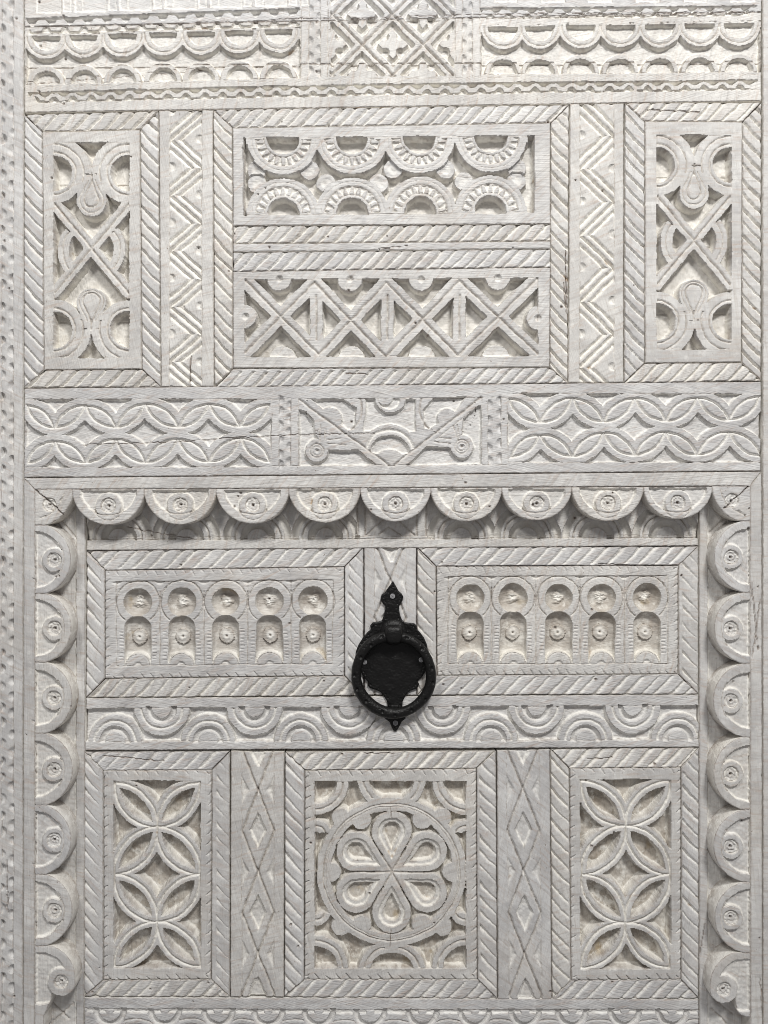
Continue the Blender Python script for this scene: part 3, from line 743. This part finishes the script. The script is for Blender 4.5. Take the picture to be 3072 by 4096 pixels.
sdf = lambda x, y: mx_(mx_(mx_(circ(x, y, 138, 1952, 155), 138-x), 1957-y), mx_(x-289, y-2101))
blob('corner_scallop', sdf, (130, 1950, 300, 2115), T, -14, corner(138, 1952, 1, 371, 197, 2018, [(94, 1912), (160, 1975), (256, 2062)]), WH, LB, label='mitred corner scallop at the upper left')
sdf = lambda x, y: mx_(mx_(mx_(circ(x, y, 3003, 1938, 155), x-3003), 1945-y), mx_(2850-x, y-2084))
blob('corner_scallop', sdf, (2840, 1938, 3011, 2098), T, -14, corner(3003, 1938, -1, 372, 2927, 2003, [(3046, 1888), (2990, 1950), (2897, 2036)]), WH, RB, label='mitred corner scallop at the upper right')
def scroll(s, X0, Y0):
    """Curled foot of the side board; X measured inwards from the board, Y down from the last notch."""
    def shape(X, Y):
        big = mx_(circ(X, Y, 20, 122, 140), -(X-0))
        big = mx_(circ(X, Y, 28, 128, 134), Y-150)
        curl = circ(X, Y, 106, 146, 57)
        stem = poly(X, Y, [(0, 0), (62, 0), (80, 150), (68, 190), (60, 225), (48, 258), (37, 280), (35, 345), (0, 345)] if s > 0 else [(0, 0), (62, 0), (80, 150), (60, 185), (54, 215), (50, 238), (40, 250), (24, 256), (0, 257)])
        return mx_(mx_(mn(mn(big, curl), stem), -X), -Y)
    def sdf(x, y): return shape((x-X0)*s, y-Y0)
    def carve(f):
        X, Y = (f.x-X0)*s, f.y-Y0
        rec = mx_(mx_(mx_(circ(X, Y, 24, 132, 104), 4-X), Y-400), -circ(X, Y, 106, 146, 56))
        rec2 = box(X, Y, 4, 130, 40, 232)
        f.cut(mn(rec, mx_(rec2, -circ(X, Y, 106, 146, 56)))*1.0, 9, 5)
        r = np.hypot(X-106, Y-146)
        eye(f, X0+s*106, Y0+146, 44, 380+int(s))
    bb = (X0-8, Y0-8, X0+185, Y0+355) if s > 0 else (X0-185, Y0-8, X0+8, Y0+300)
    return sdf, bb, carve
a, b_, c_ = scroll(1, 138, 3784); blob('scroll_foot', a, b_, T, -14, c_, WV, LB, label='curled scroll ending the left scalloped board')
a, b_, c_ = scroll(-1, 3003, 3812); blob('scroll_foot', a, b_, T, -14, c_, WV, RB, label='curled scroll ending the right scalloped board')

# --- posts behind the scallops ---------------------------------------------
def post_l(f):
    f.cut(f.x-303, 9, 4)
    for a, b in (((235, 2075), (298, 2150)), ((220, 2090), (285, 2165)), ((200, 4010), (270, 4080)), ((290, 4020), (200, 4100))): f.vg(seg(f.x, f.y, *a, *b), 7, 6)
    f.E = mx_(f.E, .5*np.clip(1-np.abs(f.x-303)/4, 0, 1)*(vn(f.x/30, f.y/50, 9) > 0))
def post_r(f):
    f.cut(2832-f.x, 9, 4)
    for a, b in (((2845, 2130), (2900, 2080)), ((2850, 2160), (2915, 2090)), ((2860, 4000), (2930, 4060)), ((2850, 4040), (2910, 4100))): f.vg(seg(f.x, f.y, *a, *b), 7, 6)
board('post', [(100, 1900), (343, 1900), (336, 4230), (100, 4230)], 3, -60, post_l, WV, SUR, step=4, label='plain post beside the hinge side, partly behind the left scallops')
board('post', [(2796, 1900), (3040, 1900), (3040, 4230), (2797, 4230)], 3, -60, post_r, WV, SUR, step=4, label='plain post partly behind the right scallops')

# ------------------------------------------------------------------ the door leaf
def rail_top(f):
    x, y = f.x, f.y
    base = 2157-.0035*(x-340)
    g = np.full(x.shape, 99.); g2 = np.full(x.shape, 99.)
    for c in (474, 745, 1031, 1302, 1845, 2108, 2387, 2666):
        r = np.hypot(x-c, y-base); g = mn(g, mn(np.abs(r-56), np.abs(r-122)))
        g2 = mn(g2, np.abs(r-92))
    up = y < base+4
    f.ug(np.where(up, g, 99), 15, 22); f.vg(np.where(up, g2, 99), 6, 9)
    f.vg(np.abs(y-base-2), 3, 4); f.vg(np.abs(y-base+8), 2, 2)
    # little framed saltire in the middle
    X, Y = f.z(1400, 2050, .211)
    m = box(X, Y, 120, -400, 1430, 430) < 0
    f.H = np.where(m, 0, f.H)
    for p in ([(140, -200), (140, 430)], [(285, -200), (285, 430)], [(1265, -200), (1265, 430)], [(1440, -200), (1440, 430)], [(310, 430), (900, -120)], [(1230, 430), (640, -120)], [(560, 420), (740, 270), (960, 420)]):
        f.vg(path(X, Y, p)*.211, 6, 7)
board('rail', [(343, 1930), (2795, 1910), (2795, 2184), (345, 2203)], 0, -60, rail_top, WH, DOOR, label='top rail with paired arches, shaded by the scalloped edge')

def niches(ox, oy, sc, cxs, yc, win, yb, slope):
    def carve(f):
        X, Y = f.z(ox, oy, sc); k = sc
        Y = Y+slope*(X-win[0])
        wn = box(X, Y, *win)
        s = .7233/sc                    # measured on the left panel's scale
        for i, c in enumerate(cxs):
            r = np.hypot(X-c, Y-yc)
            rr = 77*s*(1+.03*np.sin(i*2.1)) ; a = np.clip(1-(r/rr)**2, 0, 1)
            f.H = mn(f.H, -36*np.where(r < rr, (.22*np.clip((rr-r)*k/4, 0, 1)+.78*a**.65), 0)*(1+.12*math.sin(i*3.7)))
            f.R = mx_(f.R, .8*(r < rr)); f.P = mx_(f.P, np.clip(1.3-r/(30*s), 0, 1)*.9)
            f.H = np.where(r < 34*s, f.H+3*vn(X/8, Y/5, 40+i), f.H)
            f.H = f.H+(9+3*vn(X/16, Y/7, 60+i))*np.clip(1.25-(r/(36*s*(1+.18*np.sin(3*np.arctan2(Y-yc, X-c)+i))))**2, 0, 1)*(r < rr)
            f.bowl((r-6*s)*k, 4, 6)
            top = yc+78*s; hw = 75*s
            nb = mn(circ(X, Y, c, top+70*s, hw), box(X, Y, c-hw, top+68*s, c+hw, yb))
            nb = mx_(nb, -circ(X, Y, c, yb+4, 72*s)); nb = mx_(nb, Y-yb+2)
            u = np.clip(1-(np.abs(X-c)/hw)**2, 0, 1); dtop = np.clip((Y-(top-8*s))/(70*s), 0, 1)
            bowl = -(8+24*u**.6)*np.clip(.25+dtop*1.1, 0, 1)
            f.H = np.where(nb < 0, mn(f.H, bowl*np.clip(-nb*k/4, 0, 1)), f.H)
            re = np.hypot(X-c, Y-(yc+195*s))
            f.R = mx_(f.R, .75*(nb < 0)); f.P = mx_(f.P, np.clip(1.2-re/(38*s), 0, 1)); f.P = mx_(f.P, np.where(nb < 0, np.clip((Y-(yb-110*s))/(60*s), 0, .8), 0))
            # turned eye stands up out of the niche
            f.H = np.where((re < 42*s) & (nb < 0), mx_(f.H, -20-2*np.cos(re/(42*s)*9)), f.H); f.vg(np.where(nb < 0, np.abs(re-40*s), 99)*k, 4, 4)
            f.bowl((re-7*s)*k, 4, 6); f.E = mx_(f.E, np.clip(1.4-re*k/4, 0, 1))
            rb = np.hypot(X-c, Y-yb-2); f.vg(np.where(Y < yb, np.abs(rb-66*s), 99)*k, 3, 4); f.bowl(mx_((rb-24*s)*k, (Y-yb)*k), 12, 9)
            f.vg(np.where(Y < yc+125*s, np.abs(r-118*s), 99)*k+np.where((np.abs(X-c) < 66*s) & (Y > yc), 99, 0), 4, 8)
            f.H = np.where((r > 118*s) & (Y < yc) & (wn < 0) & (np.abs(X-c) < 122*s), f.H-3, f.H)
        for i in range(len(cxs)-1):
            xm = (cxs[i]+cxs[i+1])/2; f.vg(np.where((Y > yc-60*s) & (Y < yb), np.abs(X-xm), 99)*k, 4.5, 5)
        for i, c in enumerate([cxs[0]-118*s]+[(a+b)/2 for a, b in zip(cxs[:-1], cxs[1:])]):
            d = np.hypot(X-c, (Y-win[1])*1.4)-28*s; f.bowl(mx_(d, win[1]-Y)*k, 14, 10)
        f.vg(np.where((np.abs(wn) < 10), np.abs(wn), 99)*k, 3, 4.5)
        # tool chatter either side of the niches
        for c in cxs:
            for sg in (-1, 1):
                m = (np.abs(X-(c+sg*92*s)) < 11*s) & (Y > yc+150*s) & (Y < yc+320*s)
                f.H = np.where(m, f.H-3*np.clip(np.sin(Y*.55/s*.6), 0, 1), f.H)
    return carve
Ao = [(345, 2203), (1454, 2190), (1455, 2783), (343, 2792)]; Ai = [(419, 2282), (1378, 2267), (1378, 2704), (419, 2715)]
nA = niches(300, 2100, .7233, (347, 590, 833, 1075, 1315), 428, (228, 314, 1425, 778), 778, .008)
def nA2(f): nA(f); ticks(f, Ai, 38, 22, 5, 61)
pa = board('door_panel', Ai, 0, -60, nA2, WH, DOOR, label='panel of five keyhole niches left of the knocker')
frame(pa, Ao, Ai, 0, -60, 61, .8, lo=15, seed=120)
Bo = [(1669, 2190), (2795, 2185), (2795, 2777), (1669, 2782)]; Bi = [(1745, 2265), (2714, 2261), (2714, 2697), (1747, 2703)]
nB = niches(1600, 2100, .7836, (358, 578, 810, 1030, 1262), 373, (245, 262, 1368, 710), 710, .002)
def nB2(f): nB(f); ticks(f, Bi, 36, 22, 5, 67)
pb = board('door_panel', Bi, 0, -60, nB2, WH, DOOR, label='panel of five keyhole niches right of the knocker')
frame(pb, Bo, Bi, 0, -60, 61, .8, lo=15, seed=160)
def diamonds(ox, oy, sc, xl, xr, y0, per, n, tops, bottom=None, knock=False, lean=0):
    def carve(f):
        X, Y = f.z(ox, oy, sc); X = X-lean*(Y-y0); k = sc; c = (xl+xr)/2; hw = (xr-xl)/2
        pts1 = []; pts2 = []
        for i in range(-1, n+1):
            ya = y0+per*i; yb = ya+per/2
            pts1 += [(c, ya), (xr if i % 2 == 0 else xl, yb)]; pts2 += [(c, ya), (xl if i % 2 == 0 else xr, yb)]
        f.vg(path(X, Y, pts1)*k, 7, 11); f.vg(path(X, Y, pts2)*k, 7, 11)
        for i in range(-1, n+1):
            yb = y0+per*i+per/2; h = per*.215; w = hw*.52
            f.cut((np.abs(X-c)/w+np.abs(Y-yb)/h-1)*w*.85*k, 12, 6)
            ya = y0+per*i
            for xx in (xl, xr):
                e = (np.abs(X-xx)/(hw*.48)+np.abs(Y-ya)/(per*.18)-1)*hw*.42
                f.bowl(mx_(e, -np.sign(c-xx)*(X-xx))*k, 14, 10)
        f.vg(mn(np.abs(X-xl), np.abs(X-xr))*k, 2, 2)
        for t in tops: f.cut(poly(X, Y, t)*k, 9, 5)
    return carve
board('stile', [(1456, 2190), (1667, 2190), (1667, 2782), (1457, 2782)], 0, -60,
      diamonds(1300, 2200, .3616, 548, 895, 330, 840, 2, [[(640, -30), (820, -30), (760, 135), (720, 135)]]), WV, DOOR, label='short upright board behind the knocker')
def rail_mid(f):
    x, y = f.x, f.y
    yt = 2834-.0045*(x-340); yb = 2967-.0030*(x-340)
    inb = mx_(yt-y, y-yb)
    tops = (646, 1017, 1397, 1772, 2148, 2532); lows = (460, 832, 1203, 1574, 1964, 2344, 2713)
    sol = np.full(x.shape, 1e9); ug = np.full(x.shape, 99.); vg1 = np.full(x.shape, 99.)
    for c in tops:
        r = np.hypot(x-c, y-(2834-.0045*(c-340))); sol = mn(sol, r-112); ug = mn(ug, np.abs(r-50)); vg1 = mn(vg1, np.abs(r-82))
    for c in lows:
        r = np.hypot(x-c, y-(2967-.003*(c-340))); sol = mn(sol, r-108); ug = mn(ug, np.abs(r-50)); vg1 = mn(vg1, np.abs(r-82))
    f.cut(mx_(inb, -sol), 18, 4)
    lowm = np.where(inb < 2, 1, 0)
    f.ug(np.where(inb < 6, ug, 99), 12, 16); f.ag(np.where(inb < 0, vg1, 99), 5, 7, 7)
    f.vg(np.where(np.abs(inb) < 6, np.abs(inb), 99), 2.6, 3)
board('rail', [(343, 2793), (2796, 2778), (2798, 2990), (337, 3003)], 0, -60, rail_mid, WH, DOOR, label='middle rail with alternating arches below the knocker')

def petals(win):
    x0, y0, x1, y1 = win
    def carve(f):
        w = box(f.x, f.y, *win); c = (x0+x1)/2; H = y1-y0
        ys = [y0+6, y0+H*.245, y0+H*.5, y0+H*.755, y1-6]
        nodes = []
        for a, b in ((0, 1), (2, 1), (2, 3), (4, 3)):
            for xx in (x0+2, x1-2): nodes.append(((xx, ys[a]), (c, ys[b])))
        ls = None; 
        for P, Q in nodes:
            e = lens(f.x, f.y, P, Q, .70); ls = e if ls is None else mn(ls, e)
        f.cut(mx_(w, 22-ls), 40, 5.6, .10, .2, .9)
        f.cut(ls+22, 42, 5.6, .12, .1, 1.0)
        f.ag(np.where(w < 2, ls, 99), 6, 8, 8)
        f.vg(np.where(np.abs(w) < 5, np.abs(w), 99), 2.4, 2)
    return carve
Do = [(336, 3008), (919, 3006), (919, 3989), (335, 3988)]; Di = [(413, 3083), (847, 3080), (844, 3918), (413, 3921)]
pD = petals((456, 3126, 800, 3872))
def pD2(f): pD(f); ticks(f, Di, 40, 20, 6, 71)
pd_ = board('door_panel', Di, 0, -60, pD2, WV, DOOR, label='tall pierced panel of eight pointed petals, lower left of the leaf')
frame(pd_, Do, Di, 0, -60, 62, 1.08, lo=17, seed=200)
Fo = [(2202, 2997), (2797, 2991), (2796, 3996), (2209, 3999)]; Fi = [(2278, 3074), (2725, 3070), (2725, 3919), (2285, 3922)]
pF = petals((2324, 3120, 2682, 3876))
def pF2(f): pF(f); ticks(f, Fi, 40, 20, 6, 73)
pf_ = board('door_panel', Fi, 0, -60, pF2, WV, DOOR, label='tall pierced panel of eight pointed petals, lower right of the leaf')
frame(pf_, Fo, Fi, 0, -60, 62, .35, lo=13, seed=240)
def rosette(f):
    X, Y = f.z(1100, 2980, .5727); k = .5727
    wn = box(X, Y, 281, 258, 1330, 1560); cx, cy = 815, 890
    r = np.hypot(X-cx, Y-cy); an = np.arctan2(Y-cy, X-cx)
    sol = mx_(r-525, 425-r); pet = np.full(X.shape, 1e9); inn = np.full(X.shape, 1e9); inn2 = np.full(X.shape, 1e9); tdep = np.zeros(X.shape)
    sep = np.full(X.shape, 1e9)
    for i in range(6):
        a = math.radians(-90+60*i); px, py = cx+math.cos(a)*286, cy+math.sin(a)*286
        d = drop(X, Y, px, py, cx, cy, 143); pet = mn(pet, d)
        tx, ty = cx+math.cos(a)*95, cy+math.sin(a)*95
        inn = mn(inn, drop(X, Y, px, py, tx, ty, 93)); inn2 = mn(inn2, drop(X, Y, px, py, cx+math.cos(a)*150, cy+math.sin(a)*150, 60))
        b = math.radians(-60+60*i); sep = mn(sep, seg(X, Y, cx, cy, cx+math.cos(b)*285, cy+math.sin(b)*285))
    sol = mn(sol, pet); sol = mn(sol, r-120)
    for i in range(6):                                  # half-round studs inside the ring between the petals
        a = math.radians(-60+60*i); sol = mn(sol, circ(X, Y, cx+math.cos(a)*425, cy+math.sin(a)*425, 72))
    for a in (-47, -133, 47, 133): a = math.radians(a); sol = mn(sol, circ(X, Y, cx+math.cos(a)*520, cy+math.sin(a)*520, 70))
    arcs = [(281, 258, 150, 235), (1330, 258, 150, 235), (281, 1560, 150, 235), (1330, 1560, 150, 235)]
    g = np.full(X.shape, 99.)
    for ax, ay, r0, r1 in arcs:
        q = np.hypot(X-ax, Y-ay); sol = mn(sol, mx_(q-r1, r0-q)); g = mn(g, np.abs(q-(r0+r1)/2))
    for ay in (228, 1610):                              # arches above and below the ring
        q = np.hypot(X-cx, (Y-ay)); sol = mn(sol, mx_(mx_(q-245, 155-q), 425-r)); g = mn(g, np.where(r > 530, np.abs(q-200), 99))
    for ax, ay, sx in ((281, 610, 1), (1330, 610, -1), (281, 1180, 1), (1330, 1180, -1)):  # short arcs at the sides
        q = np.hypot(X-ax, Y-ay-(30 if ay > 900 else -30)*-1)
        e = mx_(mx_(q-118, 28-q), (Y-ay-10) if ay < 900 else (ay-10-Y)); sol = mn(sol, mx_(e, 500-r)); g = mn(g, np.where((r > 530) & (e < 0), np.abs(q-72), 99))
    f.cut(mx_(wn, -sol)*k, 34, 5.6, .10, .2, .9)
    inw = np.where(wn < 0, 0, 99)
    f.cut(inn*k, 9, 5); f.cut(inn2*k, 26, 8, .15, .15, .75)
    f.vg((np.abs(r-478)+inw)*k, 4.5, 6); f.vg((np.abs(r-462)+inw)*k, 3, 3); f.vg((g+inw)*k, 6, 7)
    f.vg(np.where(pet < 8, sep, 99)*k, 6, 8)
    f.vg(np.where(np.abs(wn) < 8, np.abs(wn), 99)*k, 2.4, 2)
    f.crack([(1562, 3225), (1563, 3270)], 1.8, 3); f.crack([(1562, 3720), (1562, 3790)], 1.8, 3)
Eo = [(1140, 3009), (1985, 3004), (1990, 3996), (1137, 3989)]; Ei = [(1219, 3082), (1906, 3075), (1910, 3919), (1217, 3919)]
def pE2(f): rosette(f); ticks(f, Ei, 42, 22, 7, 79)
pe_ = board('door_panel', Ei, 0, -60, pE2, WV, DOOR, label='pierced panel with a six petal rosette in a ring, centre of the leaf')
frame(pe_, Eo, Ei, 0, -60, 60, .6, lo=15, seed=280)
board('stile', [(922, 3004), (1138, 3008), (1137, 3990), (920, 3989)], 0, -60,
      diamonds(320, 2980, .5425, 1192, 1430, 330, 606, 3, [[(1258, 58), (1365, 62), (1325, 160), (1310, 160)], [(1240, 1855), (1285, 1725), (1310, 1725), (1362, 1855)]]), WV, DOOR, label='diamond carved upright board left of the rosette')
board('stile', [(1987, 3003), (2201, 2997), (2208, 3999), (1991, 3999)], 0, -60,
      diamonds(1900, 2980, .5727, 222, 450, 305, 580, 3, [[(290, 45), (385, 50), (340, 125), (325, 125)], [(298, 1775), (335, 1655), (350, 1655), (405, 1775)]], lean=.012), WV, DOOR, label='diamond carved upright board right of the rosette')
def rail_low(f):
    x, y = f.x, f.y
    yt = 4036+.0035*(x-340)+np.where(x > 1500, -.004*(x-1500), 0)
    g = np.full(x.shape, 99.); v = np.full(x.shape, 99.); st = np.full(x.shape, 99.)
    for c in (439, 659, 873, 1074, 1275, 1481, 1690, 1899, 2100, 2289, 2501, 2690):
        r = np.hypot(x-c, y-yt-4); g = mn(g, np.abs(r-57)); st = mn(st, np.hypot(x-c, y-yt-4)-17)
        q = np.hypot(x-c-103, y-yt-190); v = mn(v, mn(np.abs(q-150), np.abs(q-128)))
    low = y > yt-4
    f.ug(np.where(low, g, 99), 12, 16); f.vg(np.where(low & (g > 14), v, 99), 5, 5)
    f.cut(mx_(box(x, y, 345, 0, 2790, 9999), mx_(yt+3-y, y-yt-15))+np.where(st < 0, 99, 0), 6, 5)
    f.vg(np.abs(y-yt), 3, 5)
board('rail', [(336, 3990), (2797, 3998), (2797, 4230), (336, 4230)], 0, -60, rail_low, WH, DOOR, label='bottom rail with hanging half rings at the foot of the picture')
board('kick_board', [(-110, 4232), (3262, 4232), (3262, 4520), (-110, 4520)], 0, -60, None, WH, DOOR, step=30)

# ------------------------------------------------------------------ the knocker
KX = lambda x: 1300+x*.3616
KY = lambda y: 2200+y*.3616
out_r = [(752, 343), (790, 410), (815, 455), (845, 480), (866, 515), (860, 558), (836, 590), (822, 622), (820, 662), (830, 720), (850, 770), (880, 800), (930, 808), (985, 811), (1010, 832), (1012, 870), (1050, 910), (1095, 970), (1126, 1040), (1138, 1120), (1138, 1200), (1128, 1280), (1104, 1360), (1062, 1420), (1022, 1448), (1042, 1485), (1022, 1530), (965, 1552), (915, 1580), (880, 1630), (860, 1680), (855, 1750), (872, 1810), (893, 1865), (850, 1900), (825, 1950), (800, 1993), (780, 2004), (757, 2000), (735, 1960), (715, 1905), (688, 1885), (655, 1862), (680, 1800), (695, 1750), (686, 1680), (660, 1630), (610, 1572), (560, 1550), (500, 1530), (470, 1498), (477, 1460), (440, 1420), (410, 1380), (372, 1300), (345, 1205), (342, 1120), (370, 1050), (420, 970), (470, 910), (508, 878), (500, 835), (530, 800), (590, 795), (630, 780), (655, 720), (668, 650), (664, 612), (636, 590), (618, 550), (625, 495), (660, 475), (690, 430)]
pts = [(KX(x), KY(y)) for x, y in out_r]
def plate_carve(f):
    sd = poly(f.x, f.y, pts)
    # punched dots just inside the rim
    per = np.zeros(f.x.shape); acc = 0.
    for (ax, ay), (bx, by) in zip(pts, pts[1:]+pts[:1]):
        L = math.hypot(bx-ax, by-ay)
        n = max(1, int(L/13))
        for j in range(n):
            t = (j+.5)/n; nx, ny = (by-ay)/L, -(bx-ax)/L
            px, py = ax+(bx-ax)*t-nx*11, ay+(by-ay)*t-ny*11
            f.H = f.H-3*np.clip(1-np.hypot(f.rx-px, f.ry-py)/3.8, 0, 1)
    f.H = f.H+1.3*vn(f.rx/24, f.ry/24, 5)+.6*vn(f.rx/8, f.ry/8, 6)
KN = blob('door_knocker', lambda x, y: poly(x, y, pts), (1415, 2315, 1725, 2935), 11, 1.5, plate_carve, IRON, DOOR, step=2.4, label='black iron ring knocker on a pointed lobed back plate', rnd_edge=5)
def surf(name, fn, nu, nv, mat, parent, cu=True, cv=False, label=None, zf=0.0):
    u, v = np.meshgrid(np.linspace(0, 1, nu, endpoint=not cu), np.linspace(0, 1, nv, endpoint=not cv)); x, y, z = fn(u.ravel(), v.ravel())
    co = to_world(x, y, z, zf); idx = np.arange(nu*nv).reshape(nv, nu)
    if cu: idx = np.concatenate([idx, idx[:, :1]], 1)
    if cv: idx = np.concatenate([idx, idx[:1]], 0)
    c = np.stack([idx[:-1, :-1], idx[:-1, 1:], idx[1:, 1:], idx[1:, :-1]], -1).reshape(-1, 4)
    o = mk_obj(name, co, c, mat, parent)
    if label: o['label'] = label
    return o
tau = 2*math.pi
dimples = [(math.radians(a), o, 6.6) for a, o in ((-108, .4), (-70, .3), (-128, -.2), (-42, .2), (-152, -.1), (-10, .3), (10, .4), (36, .3), (88, .2), (62, .1), (108, -.1), (138, .0), (160, .2), (180, .3))]
small = [(math.radians(a), .55*math.sin(a*.37), 2.1) for a in np.arange(-100, 262, 5.2)]
def ring(u, v):
    a = u*tau; b = v*tau
    R = 149+1.4*np.sin(2*a+.6)+1.0*np.sin(5*a); r = 20.3+1.3*np.sin(3*a+1)+1.0*np.sin(a-.5)
    rr = r.copy()
    bo = (b+math.pi) % tau-math.pi            # 0 faces the viewer
    for da, ob, s in dimples+small:
        dd = np.hypot(((a-da+math.pi) % tau-math.pi)*R, (bo-ob)*r); rr = rr-s*.95*np.clip(1-(dd/(s*1.35))**2, 0, 1)
    rr = rr+.5*vn(a*9, b*2, 3)+.25*vn(a*30, b*6, 4)
    rad = R+rr*np.sin(b); z = rr*np.cos(b)
    x = 1574.5+rad*np.cos(a); y = 2699+1.045*rad*np.sin(a)
    zc = 40-6*(y-2550)/300
    return x, y, z+zc
RG = surf('ring', ring, 460, 64, IRON, KN, True, True, 'heavy black ring dotted with punch marks', 40.0)
def dome(cx, cy, r, h, z0):
    def fn(u, v):
        a = u*tau; q = np.clip(v, 1e-3, 1); rad = r*np.sin(q*math.pi/2)
        return cx+rad*np.cos(a), cy+rad*np.sin(a), z0+h*np.cos(q*math.pi/2)+.4*vn(rad*np.cos(a)/8, rad*np.sin(a)/8, 8)
    return fn
surf('boss', dome(KX(757), KY(905), 53, 26, 8), 64, 24, IRON, KN)
def clasp(u, v):                                # rounded eye that grips the ring
    a = u*tau; b = (v-.5)*math.pi
    e = lambda t, p: np.sign(t)*np.abs(t)**p
    cx, cy, cz = e(np.cos(b), .6)*e(np.cos(a), .55), e(np.sin(b), .7), e(np.cos(b), .6)*e(np.sin(a), .7)
    return KX(761)+36*cx*(1-.08*cy), KY(938)+37*cy, 42+33*cz+.5*vn(cx*4, cy*4, 6)
surf('clasp', clasp, 64, 40, IRON, KN, zf=60.0, label='rounded iron eye gripping the ring')
def screw(cx, cy, r, z0):
    def fn(u, v):
        a = u*tau; rad = r*np.clip(v*1.25, 1e-3, 1)*1.0; x = rad*np.cos(a); y = rad*np.sin(a)
        z = np.where(v > .8, 1-(v-.8)*5, 1.0)*5+1.1*((np.abs((x+y)*.75) % 2 < 1) ^ (np.abs((x-y)*.75) % 2 < 1))*(v < .72)
        return cx+x, cy+y, z0+z
    return fn
for i, (sx, sy) in enumerate(((747, 507), (779, 1903), (438, 1232), (1064, 1207))):
    surf('screw', screw(KX(sx), KY(sy), 10.0, 9.5), 40, 26, STEEL, KN)
def stop(u, v):
    a = u*tau; b = (v-.5)*math.pi; e = lambda t, p: np.sign(t)*np.abs(t)**p
    return KX(768)+18*e(np.cos(b), .4)*e(np.cos(a), .4), KY(1735)+13*e(np.sin(b), .4), 16+10*e(np.cos(b), .4)*e(np.sin(a), .5)
surf('striker', stop, 32, 24, IRON, KN)
